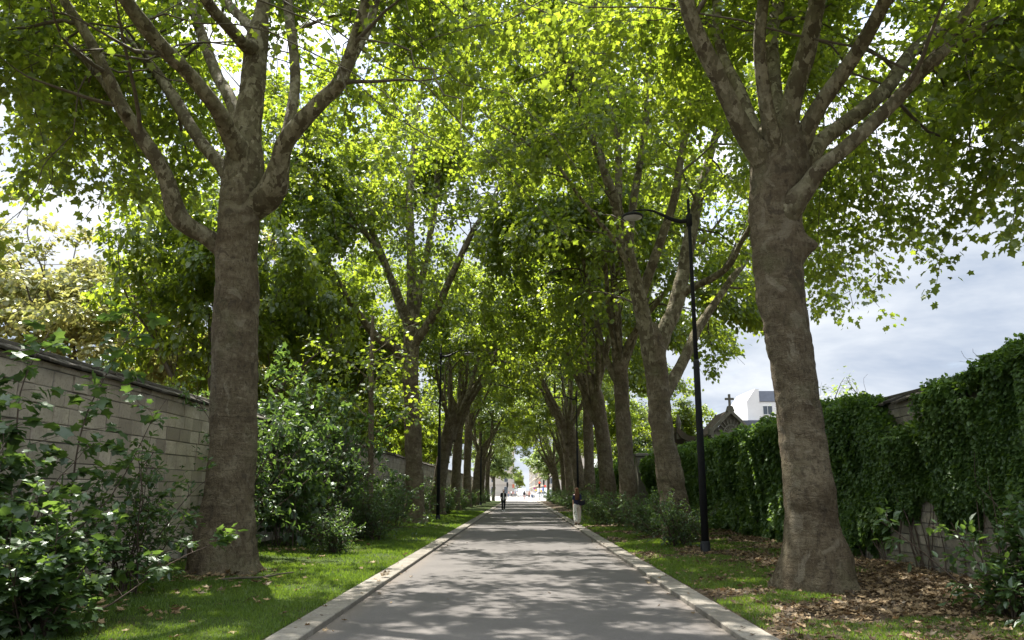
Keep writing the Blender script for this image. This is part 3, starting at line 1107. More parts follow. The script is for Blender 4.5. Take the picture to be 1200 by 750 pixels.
# boughs that hang lower than the rest of the crown: end points (px, py, distance)
ENDS_L = [(20, 255, 13.5), (62, 225, 14.5), (115, 245, 15.5), (165, 235, 17), (210, 225, 19), (35, 180, 16), (90, 165, 18), (150, 150, 19), (20, 90, 14), (60, 110, 17), (110, 70, 18), (225, 180, 20), (360, 200, 19), (400, 160, 18), (250, 90, 20), (180, 40, 18),
          (-30, 200, 12.5), (-20, 120, 14), (440, 60, 17), (480, 20, 15), (520, 60, 17), (330, 120, 20),
          (420, 120, 19), (460, 160, 22), (400, 70, 16), (380, 30, 15.5), (500, 110, 19), (540, 20, 15.5), (440, 0, 15), (480, 70, 18), (520, 160, 24), (360, 170, 24), (560, 90, 18), (540, 140, 21)]
ENDS_R = [(1190, 250, 12.5), (1150, 262, 14.5), (1110, 285, 15.5), (1060, 290, 17.5), (1030, 320, 19), (1000, 360, 20.5), (975, 330, 19.5), (1180, 190, 14), (1130, 200, 16), (1080, 220, 17), (1030, 230, 19), (990, 250, 20), (1170, 110, 13), (1200, 150, 15), (1120, 130, 18),
          (1230, 220, 12), (1060, 150, 19), (980, 150, 19), (830, 130, 19), (790, 60, 17), (750, 30, 15), (700, 40, 15), (860, 60, 19), (1010, 60, 19), (1100, 70, 12.0), (620, 60, 17), (660, 110, 19), (590, 20, 15), (640, 150, 22), (580, 120, 20), (690, 90, 17), (600, 170, 24)]


SUN_EL = 60.0
SUN_AZ = -28.0          # from +Y, negative towards the left wall
# holes carved through the crowns to let sun patches in: (x, y, z, radius)
SUN_GAPS = [(-5.1, 8.8, 0.9, 0.75), (-4.6, 9.3, 0.3, 0.4), (-3.6, 17, 0, 0.5), (-4.2, 20.5, 0, 0.45), (-3.5, 13.2, 0, 0.3), (-1.3, 9.7, 0, 0.4), (0.2, 9.0, 0, 0.45), (-0.7, 11.5, 0, 0.45), (1.4, 10.3, 0, 0.45),
            (0.6, 13, 0, 0.55), (-1.6, 14, 0, 0.45), (3.4, 11.2, 0, 0.4), (4.1, 14.6, 0, 0.35), (1.3, 8.5, 0, 0.35), (-1.9, 8.6, 0, 0.3), (1.9, 12.2, 0, 0.35), (5.4, 17.5, 0, 0.5), (6.9, 24.0, 2.6, 0.8), (6.9, 29, 2.8, 0.9)]
ENDS_L += [(px + 28, py - 22, D + 1.6) for (px, py, D) in ENDS_L[:12]] + [(30, 215, 21), (80, 190, 22), (130, 180, 23), (190, 150, 22), (10, 130, 20)]
ENDS_R += [(px - 22, py - 26, D + 1.5) for (px, py, D) in ENDS_R[:19]] + [(1140, 150, 20), (1190, 120, 18), (1085, 120, 22)]
OVER_ROAD = [(-4, 20, 13), (-2, 21, 13.5), (-5, 23, 14), (-1, 24, 14), (-3, 25, 15), (0, 22, 13), (-6, 21, 13.5), (-4, 27, 15.5), (1, 26, 15), (-2, 28, 16), (-3, 19, 12), (-1, 19.5, 12.5)]
_r = np.random.default_rng(77)
for _k in range(95):  # further carved sun holes, scattered over road and verges
    SUN_GAPS.append((_r.uniform(-4.4, 4.2), 7.0 * (24 / 7.0) ** _r.uniform(), 0, 0.16 + 0.28 * _r.uniform() ** 1.6))
ENDS_R2 = [(560, 60, 24), (600, 100, 26), (640, 60, 24), (520, 110, 28), (480, 60, 26), (680, 100, 25), (620, 180, 29), (560, 200, 31), (500, 180, 30), (450, 120, 28), (660, 160, 28), (700, 60, 22), (590, 20, 22), (530, 20, 24), (440, 200, 30), (480, 0, 23), (650, 10, 22)]
ENDS_L2 = [(420, 150, 34), (400, 230, 36), (360, 260, 34), (450, 230, 36), (520, 230, 38), (540, 170, 38), (460, 130, 36), (340, 200, 33), (500, 300, 38), (380, 330, 35), (430, 80, 33), (390, 130, 32), (350, 120, 31), (330, 280, 35), (570, 260, 40), (320, 340, 36)]


def front_clear(P, D, k, spare):
    """thin the leaves before the limbs, round the lamp and along carved sun holes"""
    open_ = (P[:, 1] < D + 0.6) & (P[:, 2] < 0.70 * P[:, 1] + 2.0) & spare(P)
    lamp_sun_clear = (P[:, 0] > 1.8) & (P[:, 0] < 5.4) & (P[:, 1] > 13.9) & (P[:, 1] < 21.6) & (P[:, 2] < 10.2)
    sun = np.array((math.sin(R(SUN_AZ)) * math.cos(R(SUN_EL)), math.cos(R(SUN_AZ)) * math.cos(R(SUN_EL)), math.sin(R(SUN_EL))))
    for (x, y, z, r) in SUN_GAPS:
        q = P - np.array((x, y, z))
        t = q @ sun
        lamp_sun_clear |= (np.linalg.norm(q - t[:, None] * sun[None, :], axis=1) < r * (1 + 0.5 * vnoise(P * 1.5, 61)))
    gap = lamp_sun_clear | (vnoise(P * np.array((0.75, 0.75, 0.45)), 501) > 0.20 - 0.10 * (np.abs(P[:, 0]) < 4.2)) | ((P[:, 2] > 0.72 * P[:, 1] + 4.0) & (hash3(*(np.floor(P * 40).astype(np.int64).T), 9) < 0.80))
    return np.where(open_, k, np.where(gap, 0.04, 1.0))


keep_l = lambda P: front_clear(P, 15.5, 0.03, lambda P: P[:, 0] > -8.6 + 0.4 * (P[:, 1] - 15.5))
keep_r = lambda P: front_clear(P, 13.3, 0.05, lambda P: P[:, 0] < 6.9)
keep_r2 = lambda P: front_clear(P, 26.0, 0.2, lambda P: P[:, 0] > 1.5) * ((P[:, 0] < 8.5) | (P[:, 2] > 6.6))
keep_l2 = lambda P: front_clear(P, 39.0, 0.10, lambda P: np.abs(P[:, 0] + 5.2) < 3.2)
# nearest tree on the left
D0 = 15.5
b = base_at(262, D0)
tr = trace([(260, 692, 35), (262, 668, 33), (266, 640, 29), (269, 600, 27), (271, 560, 26.5), (273, 500, 26), (275, 450, 25.5), (276, 400, 25.5), (277, 350, 25), (278, 300, 24), (279, 270, 23.5), (281, 235, 24.5), (285, 200, 24),
            (288, 165, 19), (293, 125, 16.5), (298, 80, 14.5), (301, 50, 14.5), (306, 20, 10), (309, 0, 8.5)], D0, [0, 0, 0.3], b, (6.5, 0.03, 0.05))
L = []
L.append(trace([(272, 300, 15), (255, 287, 11), (240, 276, 10), (222, 266, 10.5), (208, 252, 12), (202, 234, 11), (195, 210, 9.5), (183, 186, 9), (160, 152, 8.5), (142, 124, 8.5), (126, 88, 7), (102, 42, 6.5), (75, 0, 6)], D0, [0.2, -0.8, -1.6], b, (3.0, 0.025, 0.0)))
L.append(trace([(142, 126, 6.5), (120, 92, 6), (88, 58, 5.5), (60, 34, 5), (22, -12, 5)], D0, [-1.2, -0.4, 0.6], b, (2.5, 0.02, 0.0)))
L.append(trace([(270, 210, 10), (256, 190, 8), (240, 172, 7.5), (222, 146, 7.5), (206, 118, 7.5), (188, 92, 6.5), (165, 62, 6), (142, 38, 5.5), (90, -20, 5)], D0, [0.4, 1.6, 2.6], b, (3.5, 0.02, 0.02)))
L.append(trace([(279, 178, 13), (266, 152, 11), (258, 134, 10), (244, 114, 9.5), (217, 82, 9), (190, 56, 9.5), (166, 26, 10), (145, -4, 9)], D0, [-0.2, -1.4, -2.8], b, (5.0, 0.03, 0.03)))
L.append(trace([(282, 150, 9), (268, 112, 7.5), (255, 90, 7), (241, 54, 6.5), (229, 18, 6.5), (222, -10, 6)], D0, [0.3, 1.5, 2.5], b, (5.5, 0.02, 0.05)))
L.append(trace([(297, 62, 11), (284, 50, 8), (268, 32, 7.5), (250, 12, 7.5), (234, -12, 7)], D0, [0.1, -0.8, -1.5], b, (5.0, 0.02, 0.05)))
L.append(trace([(302, 44, 8), (288, 26, 6), (270, 8, 6), (252, -12, 5.5)], D0, [0.3, 1.2, 2.0], b, (5.0, 0.02, 0.06)))
L.append(trace([(294, 246, 16), (312, 232, 17), (322, 216, 16.5), (328, 190, 12), (334, 168, 11), (350, 146, 10.5), (374, 121, 10), (397, 98, 9.5), (408, 70, 8), (418, 38, 7), (428, 6, 6.5), (434, -20, 6)], D0, [0.1, -0.9, -1.6], b, (6.0, 0.03, 0.03)))
L.append(trace([(402, 90, 7), (414, 66, 6), (428, 40, 6), (438, 8, 6), (444, -20, 5.5)], D0, [-1.2, -0.4, 0.4], b, (5.0, 0.02, 0.05)))
L.append(trace([(336, 160, 8), (342, 128, 7), (346, 96, 6.5), (344, 58, 6), (339, 22, 6), (335, -10, 6)], D0, [-0.5, 0.4, 1.2], b, (6.0, 0.02, 0.05)))
pb = lambda px, py, D=D0: pt(px, py, D) - b
near_l, n = make_tree('plane_tree', b, tr, L, 101, 0.15, LOBED, 52, arc_gap=0.95, zmin=5.6, sec_gap=0.8, skirts=40, skirt_r=(4.0, 9.0), skirt_z=(6.8, 13.5), keep=keep_l, ends=[pt(*q) for q in ENDS_L] + [np.array(q, float) for q in OVER_ROAD], sides=44, step=0.07, limb_parts=True, flare=0.42,
                      lumps=[(pb(238, 640, D0 - .3), 0.42, 0.19), (pb(240, 605, D0 - .2), 0.25, 0.06), (pb(300, 650, D0 - .4), 0.3, 0.05), (pb(332, 222), 0.22, 0.10), (pb(200, 240), 0.16, 0.06), (pb(258, 292), .2, .05)], rough=0.055)
tag(near_l, 'nearest plane tree on the left with straight thick trunk before the bare wall', 'tree', 'plane trees lining the avenue')
LEAFN += n

# nearest tree on the right
D0 = 13.3
b = base_at(956, D0)
tr = trace([(956, 705, 40), (955, 684, 38), (954, 655, 32), (952, 625, 29), (947, 575, 26), (942, 525, 25), (936, 480, 24.5), (928, 425, 25), (920, 375, 26), (915, 340, 28), (912, 300, 29), (909, 250, 30), (911, 215, 33), (913, 185, 34), (914, 160, 30), (914, 135, 14)], D0, [0, 0], b)
L = []
L.append(trace([(893, 185, 15), (874, 158, 12.5), (860, 130, 11.5), (842, 92, 11), (824, 55, 10.5), (810, 22, 10), (800, -12, 9.5)], D0, [-0.2, -0.8, -1.4], b, (6.5, 0.03, 0.04)))
L.append(trace([(884, 150, 9), (868, 108, 7), (848, 68, 6.5), (841, 30, 6), (839, -10, 6)], D0, [0.3, 1.2, 2.0], b, (6.0, 0.02, 0.05)))
L.append(trace([(907, 170, 11), (901, 142, 10), (896, 112, 8.5), (892, 80, 8), (890, 45, 7.5), (894, 5, 7.5), (897, -15, 7)], D0, [-0.4, -0.9, -1.3], b, (6.0, 0.03, 0.06)))
L.append(trace([(912, 160, 12), (909, 120, 9.5), (906, 80, 8.5), (905, 35, 8), (914, -8, 7)], D0, [0.4, 1.2, 1.8], b, (7.0, 0.03, 0.06)))
L.append(trace([(921, 165, 14), (926, 130, 12.5), (933, 100, 12), (946, 58, 11.5), (954, 20, 11), (958, -12, 10.5)], D0, [-0.2, -0.5, -0.8], b, (7.0, 0.03, 0.06)))
L.append(trace([(934, 175, 14), (948, 146, 11), (963, 120, 10), (986, 88, 9.5), (1006, 58, 9.5), (1025, 25, 9), (1041, -8, 8.5)], D0, [-0.1, -0.9, -1.8], b, (6.0, 0.03, 0.04)))
L.append(trace([(944, 190, 12), (962, 166, 10), (985, 148, 9), (1014, 126, 9), (1042, 100, 8.5), (1058, 74, 8), (1078, 52, 7), (1104, 34, 6.5), (1140, 8, 6)], D0, [0.4, 1.4, 2.2], b, (4.0, 0.025, 0.0)))
L.append(trace([(930, 240, 14), (948, 216, 11.5), (960, 198, 10.5), (980, 182, 9), (1006, 160, 8.5), (1042, 126, 8.5), (1078, 86, 8.5), (1098, 66, 9), (1112, 42, 6.5), (1128, 20, 6), (1146, -6, 6)], D0, [-0.4, -1.0, -1.5], b, (5.0, 0.03, 0.02)))
L.append(trace([(1096, 68, 6.5), (1116, 54, 5), (1145, 38, 4.5), (1182, 22, 4.5), (1206, 24, 4), (1232, 10, 4)], D0, [-1.4, -1.0, -0.4], b, (3.0, 0.02, -0.03)))
near_r, n = make_tree('plane_tree', b, tr, L, 202, 0.15, LOBED, 52, arc_gap=0.95, zmin=4.9, sec_gap=0.8, skirts=40, skirt_r=(4.0, 9.0), skirt_z=(7.5, 13.5), skirt_c=(0.5, 0.5), keep=keep_r, ends=[pt(*q) for q in ENDS_R], sides=44, step=0.07, limb_parts=True, flare=0.34,
                      lumps=[(pt(944, 288, D0 - .2) - b, 0.17, 0.24), (pt(880, 250, D0 - .2) - b, 0.2, 0.07), (pt(930, 430, D0 - .4) - b, 0.15, 0.05), (pt(886, 355, D0) - b, 0.15, 0.06), (pt(955, 575, D0 - .3) - b, 0.28, 0.15), (pt(985, 650, D0 - .2) - b, .32, .12), (pt(925, 650, D0 - .3) - b, .3, .08), (pt(925, 545, D0 - .3) - b, 0.2, 0.04), (pt(942, 590, D0 - .3) - b, .12, .05)], rough=0.05)
tag(near_r, 'nearest plane tree on the right with trunk leaning left and many thick limbs', 'tree', 'plane trees lining the avenue')
LEAFN += n

# second tree on the right, forked low
D0 = 26.0
b = base_at(796, D0)
tr = trace([(797, 648, 20), (796, 632, 19), (793, 605, 17), (789, 580, 15.5), (782, 540, 13.5), (776, 500, 13), (771, 460, 13), (768, 430, 13.5), (765, 405, 13), (760, 380, 9)], D0, [0, 0], b)
L = []
L.append(trace([(764, 420, 11), (757, 385, 9.5), (750, 355, 9), (744, 330, 8.5), (736, 295, 7.5), (728, 262, 7), (718, 228, 6.5)], D0, [-0.1, -0.4, -0.8], b, (0.5, 0.16, 0.0)))
L.append(trace([(718, 230, 5.5), (706, 195, 4.8), (690, 150, 4.2), (676, 105, 3.8), (662, 68, 3.4)], D0, [-0.8, -1.6, -2.4], b, (6.5, 0.02, 0.03)))
L.append(trace([(724, 245, 5), (725, 200, 4.5), (722, 150, 4), (712, 90, 3.6), (704, 40, 3.2)], D0, [-0.6, 0.2, 1.0], b, (7.0, 0.02, 0.04)))
L.append(trace([(736, 300, 5), (742, 240, 4.6), (750, 190, 4.4), (757, 140, 4), (760, 80, 3.8), (759, 20, 3.4)], D0, [-0.3, 0.3, 0.8], b, (7.0, 0.02, 0.04)))
L.append(trace([(768, 412, 12), (780, 385, 9.5), (791, 360, 9), (798, 332, 8.5), (804, 300, 8), (811, 268, 7.5), (818, 235, 6.5), (830, 190, 5), (842, 150, 4.5)], D0, [0.1, 0.9, 1.6], b, (7.0, 0.02, 0.03)))
L.append(trace([(752, 345, 6.5), (768, 300, 5.5), (781, 262, 5.2), (791, 230, 5), (797, 190, 4.5), (806, 140, 4)], D0, [-0.2, -0.9, -1.6], b, (6.5, 0.02, 0.05)))
L.append(trace([(797, 345, 6), (815, 335, 4.6), (836, 325, 4.2), (855, 310, 3.6), (868, 285, 3)], D0, [0.6, -0.2, -0.8], b, (2.5, 0.02, 0.0)))
L.append(trace([(776, 470, 7), (792, 440, 6.5), (806, 412, 6), (818, 385, 5.5), (838, 355, 4.5), (855, 330, 4)], D0, [0.3, 1.6, 2.6], b, (6.5, 0.02, 0.03)))
L.append(trace([(742, 320, 4), (722, 285, 3.2), (704, 262, 2.6), (680, 232, 2.2), (650, 190, 2), (622, 172, 1.6)], D0, [-0.5, -1.5, -2.8], b, (2.0, 0.015, 0.0)))
t, n = make_tree('plane_tree', b, tr, L, 303, 0.165, LOBED, 68, zmin=4.8, skirts=44, skirt_r=(4.5, 8.0), skirt_z=(7.0, 19), skirt_c=(0, 0), ends=[pt(*q) for q in ENDS_R2], keep=keep_r2, hollow=(-1.0, 0, 3.6, 9.5, .1), sides=30, step=0.10, limb_parts=True, flare=0.25,
                 lumps=[(pt(783, 590, D0 - .3) - b, .25, .12), (pt(790, 560, D0 - .3) - b, .2, .1), (pt(760, 490, D0) - b, .2, .06)], rough=0.07)
tag(t, 'knobbly plane tree forking low behind the nearest street lamp', 'tree', 'plane trees lining the avenue')
LEAFN += n

# third tree on the left seen beyond the young one: trunk dividing at four metres
D0 = 39.0
b = base_at(485, D0)
tr = trace([(484, 622, 14), (485, 610, 13), (486, 580, 10.5), (485, 540, 9.5), (484, 500, 9.5), (482, 460, 9), (481, 430, 9.5), (482, 400, 9), (483, 370, 8), (484, 340, 7)], D0, [0, 0], b)
L = []
L.append(trace([(478, 422, 7), (462, 408, 5.5), (446, 398, 5), (432, 385, 4.5), (424, 372, 4)], D0, [0, -1, -2], b, (3.5, 0.02, 0.04)))
L.append(trace([(484, 360, 7), (482, 300, 5.5), (480, 240, 4.8), (484, 190, 4.2), (488, 150, 3.6)], D0, [0, 0.5, 1.0], b, (8.0, 0.02, 0.05)))
L.append(trace([(482, 390, 6.5), (466, 350, 4.8), (452, 310, 4.2), (436, 270, 3.8), (424, 230, 3.2)], D0, [0, 1, 2], b, (8.0, 0.02, 0.04)))
L.append(trace([(484, 405, 6.5), (498, 385, 5), (512, 362, 4.6), (526, 330, 4.2), (540, 300, 3.8), (556, 268, 3.4), (575, 240, 3)], D0, [0, -1.2, -2.4], b, (8.0, 0.02, 0.03)))
L.append(trace([(486, 370, 5), (496, 320, 4.2), (505, 270, 3.8), (512, 220, 3.4)], D0, [0.2, 1.2, 2.2], b, (8.5, 0.02, 0.04)))
L.append(trace([(480, 380, 5), (460, 330, 4), (440, 290, 3.4), (420, 262, 3), (398, 236, 2.6)], D0, [-.3, -1.4, -2.6], b, (8.0, 0.02, 0.04)))
t, n = make_tree('plane_tree', b, tr, L, 404, 0.18, COARSE, 66, zmin=4.8, skirts=52, skirt_r=(3.0, 8.0), skirt_z=(7.0, 24), ends=[pt(*q) for q in ENDS_L2], keep=keep_l2, hollow=(0, 0, 3.2, 9.0, .15), sides=24, step=0.14, flare=0.35, rough=0.06)
tag(t, 'slim upright plane tree beyond the young tree on the left lawn', 'tree', 'plane trees lining the avenue')
LEAFN += n

# the rest of both rows: four kinds, repeated down the avenue
gen = []
for k in range(4):
    rs = np.random.default_rng(900 + k)
    fh = (5.8, 6.6, 5.2, 7.0)[k]
    lean = (-0.7, -0.35, -0.95, -0.15)[k]
    r = (0.46, 0.40, 0.48, 0.42)[k]
    trunk = [(0, 0, -0.25, r * 1.25), (0, 0, 0.1, r * 1.15), (lean * 0.10, 0.03, fh * 0.2, r), (lean * 0.35, 0.06, fh * 0.5, r * 0.9), (lean * 0.75, -0.03, fh * 0.85, r * 0.88), (lean, 0, fh, r * 0.7), (lean * 1.05, 0, fh + 0.6, r * 0.35)]
    limbs = gen_limbs(rs, (lean, 0, fh), (6, 7, 6, 7)[k], 10.5, (lean * 0.05, 0), (0.16, 0.62), 0.19)
    if k in (1, 2):          # one lower side limb
        limbs += gen_limbs(rs, (lean * 0.8, 0, fh * 0.9), 1, 6.5, (0.5, 0), (0.5, 0.8), 0.13)
    t, n = make_tree('plane_tree', (0, 0, 0), trunk, limbs, 910 + k, 0.185, COARSE, 54, keep=lambda P: ((P[:, 0] < 3.2) | (P[:, 2] > 6.9)).astype(float), zmin=6.2, skirts=28, skirt_r=(5.0, 7.8), skirt_z=(6.2, 15), hollow=(lean, 0, 4.3, 11.0, .10), sides=20, step=0.2, flare=0.35, rough=0.06, sec_gap=1.05)
    gen.append(t)
    LEAFN += n
used = [False] * 4


def place_tree(k, px, D, mirror, rz, label, sc=1.0, group='plane trees lining the avenue'):
    t = gen[k] if not used[k] else copy_tree(gen[k])
    used[k] = True
    bb = base_at(px, D)
    t.location = Vector(bb)
    t.rotation_euler = (0, 0, rz)
    t.scale = ((-sc if mirror else sc), sc, sc * (1.25 if D < 85 else 1.0))
    tag(t, label, 'tree', group)
    return t


place_tree(1, 737, 37.5, False, 0.2, 'plane tree with low side limb, right row, just beyond the knobbly forked tree')
place_tree(0, 714, 47, False, -0.3, 'leaning plane tree, fourth from the camera in the right row', 1.05)
place_tree(3, 692, 57.5, False, 0.5, 'slender plane tree, fifth from the camera in the right row', 0.95)
place_tree(2, 682, 67, False, 0.1, 'thick dark plane tree beside the distant lamp post, sixth in the right row', 1.1)
place_tree(0, 669.5, 80, False, 0.6, 'plane tree past the distant lamp post, seventh in the right row')
place_tree(1, 662, 93, False, -0.5, 'plane tree, eighth from the camera in the right row')
place_tree(2, 655, 106, False, 0.4, 'plane tree, second from the far end of the right row', 0.95)
place_tree(3, 650, 119, False, 0.0, 'last plane tree of the right row beside the sunlit crossing', 0.9)
place_tree(2, 512, 51, True, 0.3, 'plane tree with forked limbs behind the lamp post on the left lawn', 0.95)
place_tree(1, 533, 63, True, -0.2, 'plane tree, fifth trunk of the left row, beyond the left lamp post')
place_tree(3, 547, 76, True, 0.4, 'plane tree, sixth trunk of the left row', 0.95)
place_tree(0, 556, 89, True, -0.4, 'plane tree, seventh trunk of the left row')
place_tree(1, 564, 102, True, 0.1, 'plane tree, second from the far end of the left row', 0.95)
place_tree(3, 571, 117, True, 0.7, 'last plane tree of the left row beside the sunlit crossing', 0.85)
# young replacement tree on the left lawn
D0 = 27.0
b = base_at(433, D0)
tr = trace([(433, 636, 4.2), (433, 620, 3.8), (434, 560, 3.4), (435, 500, 3.2), (435, 440, 3.0), (436, 405, 2.6), (437, 370, 2.0)], D0, [0, 0], b)
rs = np.random.default_rng(66)
L = []
for (a, b_, ln) in ((0.4, 3.4, 1.6), (2.4, 3.9, 1.7), (4.3, 4.4, 1.6), (1.2, 4.9, 1.5), (3.4, 5.3, 1.4), (5.5, 5.8, 1.2), (0.2, 6.2, 1.0), (2.9, 2.9, 1.5)):
    k = min(range(len(tr)), key=lambda i: abs(tr[i][2] - b_))
    P = wander(rs, (tr[k][0], tr[k][1], b_), (math.cos(a), math.sin(a), 0.7), ln, 5, 0.12, 0.03)
    L.append([(*P[i], 0.03 - 0.004 * i) for i in range(6)])
t, n = make_tree('young_tree', b, tr, L, 505, 0.16, LOBED, 13, zmin=3.4, sides=12, step=0.2, flare=0.1, sec_len=0.32, rough=0.03, sec_gap=0.6)
tag(t, 'young tree with thin straight grey stem on the left lawn', 'tree')
print('leaves', LEAFN)

# trees beyond the walls
def far_tree(name, loc, h, rad, seed, leaf, label, leaf_size=0.34, n_leaf=20, fork=0.3, group=None, zmin=2.0):
    rs = np.random.default_rng(seed)
    fh = h * fork
    trunk = [(0, 0, -0.3, 0.3), (0, 0, 0.2, 0.26), (0.1, 0, fh * 0.5, 0.22), (0.1, 0.1, fh, 0.18)]
    limbs = []
    n = 7
    for k in range(n):
        a = k * 2 * PI / n + rs.normal(0, 0.2)
        po = (0.25, 0.75, 0.95)[k % 3]
        d = (math.sin(po) * math.cos(a), math.sin(po) * math.sin(a), math.cos(po))
        P = wander(rs, (0.1, 0.1, fh * (0.97 - 0.2 * (k % 3) / 2)), d, (h - fh) * 0.86 * (1 if k % 3 == 0 else rad / (h * 0.55)), 7, 0.13, 0.03)
        limbs.append([(*P[i], 0.12 - 0.013 * i) for i in range(8)])
    t, n = make_tree(name, loc, trunk, limbs, seed, leaf_size, COARSE, n_leaf, leaf, 1.0, zmin, 12, 0.35, flare=0.3, sec_len=0.9, bark='twig', ter_gap=0.55, skirts=26, skirt_r=(rad * 0.45, rad * 1.05), skirt_z=(h * 0.42, h * 0.97))
    tag(t, label, 'tree', group)
    return t


p = pt(85, 575, 36)
far_tree('background_tree', (p[0], 36, 0), 15.0, 8.5, 71, 'leaf_yellow', 'pale yellowing tree rising behind the bare left wall', 0.22, 46)
p = pt(218, 575, 52)
far_tree('background_tree', (p[0], 52, 0), 14.0, 6, 72, 'leaf_pale', 'pale green tree behind the left wall, between the yellowing tree and nearest trunk', 0.24, 40)
G = 'background trees beyond the walls'
GL = 'green tree behind the stone walls, mostly hidden by the avenue trees'
proto = None
for k, (x, y, s, rz) in enumerate(((-14, 44, 1, 0), (-13, 58, 1.05, 1), (-15, 74, 1.1, 2), (-13, 92, 1, 3), (-14, 112, 1, 4), (12.4, 68, 0.75, 5), (12.5, 84, 0.9, 2.4), (14, 102, 1, 0.8))):
    if proto is None:
        proto = far_tree('background_tree', (x, y, 0), 12.5, 6, 75, 'leaf', GL, 0.22, 56, 0.2, G, 0.8)
        t = proto
    else:
        t = copy_tree(proto)
    t.location = (x, y, 0)
    t.rotation_euler = (0, 0, rz)
    t.scale = (s, s, s)
for (x, y, sc_, rz, lab) in ((-12.6, 32.5, 0.85, 2.0, 'large green tree behind the left wall filling the gap above the young tree'), (-12.6, 48, 0.9, 4.0, 'large green tree behind the left wall beyond the slim upright plane tree')):
    t = copy_tree(proto)
    t.location = (x, y, 0)
    t.rotation_euler = (0, 0, rz)
    t.scale = (sc_, sc_, 1.3)
    del t['group']
    tag(t, lab)
for (px, D, h, lab) in ((1012, 34, 5.6, 'small pale tree top showing above the creeper right of the trunk'), (975, 46, 6.6, 'low pale tree behind the creeper left of the exposed coping')):
    p = pt(px, 575, D)
    far_tree('background_tree', (p[0], D, 0), h, 2.2, int(px), 'leaf_pale', lab, 0.16, 12, 0.35, None, 2.0)

# ------------------------------------------------------------------ shrubs
def make_shrub(name, h, rad, stems, per_twig, size, tmpl, seed, mat='leaf_shrub', low=0.12, droop=-0.06, tone=0.0, twigs=9, stem_r=0.014, spread=0.55):
    rs = np.random.default_rng(seed)
    root = empty(name, (0, 0, 0))
    st = Geo()
    pos, axs, nor, tin = [], [], [], []
    for k in range(stems):
        a = rs.uniform(0, 6.28)
        po = abs(rs.normal(0, spread)) * 0.8
        b0 = (rs.normal(0, rad * 0.13), rs.normal(0, rad * 0.13), -0.08)
        L = h * rs.uniform(0.55, 1.08) / max(0.6, math.cos(min(po, 0.9)))
        P = wander(rs, b0, (math.sin(po) * math.cos(a), math.sin(po) * math.sin(a), math.cos(po)), L, 9, 0.11, 0.0)
        tube(st, P, np.linspace(stem_r * rs.uniform(0.7, 1.3), 0.004, 10), 6, cap=False)
        for i in range(twigs):
            t = low + (1 - low) * (i + rs.uniform(0, 1)) / twigs
            p, _ = along(P, np.array([min(t, 1)]))
            d = tangent(P, min(t, 0.98))
            side = unit(np.cross(d, rs.normal(size=3)))
            ln = rad * rs.uniform(0.35, 0.75) * (1.1 - 0.55 * t)
            T = wander(rs, p[0], d * 0.5 + side * 0.9 + np.array((0, 0, 0.15)), ln, 5, 0.2, droop)
            tube(st, T, np.linspace(0.005, 0.0025, 6), 4, cap=False)
            n = max(2, int(per_twig * rs.uniform(0.6, 1.3)))
            tt = rs.uniform(0.15, 1.05, n)
            q, _ = along(T, np.minimum(tt, 1))
            dT = unit(T[-1] - T[0])
            sd = rs.normal(0, 1, (n, 3)) * np.array((1, 1, 0.6))
            pos.append(q + unit(sd) * rs.uniform(0.0, 0.10, (n, 1)))
            axs.append(dT * 0.7 + unit(sd) * 0.9 + np.array((0, 0, -0.30)))
            nor.append(np.array((0, 0, 1.0)) + rs.normal(0, 0.38, (n, 3)))
            tin.append(np.clip(0.45 + tone + rs.normal(0, 0.12) + rs.normal(0, 0.17, n), 0, 1))
    pos = np.concatenate(pos)
    k = pos[:, 2] > 0.03
    g = Geo()
    sz = size * rs.uniform(0.55, 1.25, len(pos))
    leaves(g, tmpl, pos[k], np.concatenate(axs)[k], np.concatenate(nor)[k], sz[k], np.concatenate(tin)[k])
    st.build('stem', M['stem'], root, True)
    g.build('foliage', M[mat], root)
    return root


shrubs = {
    'tall': make_shrub('shrub', 3.6, 1.5, 18, 17, 0.125, OVATE, 1),
    'tall_lobed': make_shrub('shrub', 3.9, 1.5, 16, 17, 0.19, LOBED, 2, tone=0.08),
    'mid': make_shrub('shrub', 2.1, 1.05, 20, 17, 0.10, OVATE, 3),
    'small': make_shrub('shrub', 1.25, 0.75, 20, 13, 0.075, OVATE, 4, spread=0.7),
    'narrow': make_shrub('shrub', 1.75, 0.55, 12, 12, 0.075, OVATE, 5, spread=0.35),
    'low_bright': make_shrub('shrub', 1.45, 0.8, 16, 13, 0.105, OVATE, 6, tone=0.1, spread=0.6),
}
shrub_used = set()


def put_shrub(kind, x, y, s, rz, label, group=None, sz=None):
    t = shrubs[kind] if kind not in shrub_used else copy_tree(shrubs[kind])
    shrub_used.add(kind)
    t.location = (x, y, float(gz(x, y)) - 0.01)
    t.rotation_euler = (0, 0, rz)
    t.scale = (s, s, sz or s)
    tag(t, label, 'shrub', group)
    return t


def atx(px, D):
    return pt(px, 575, D)[0]


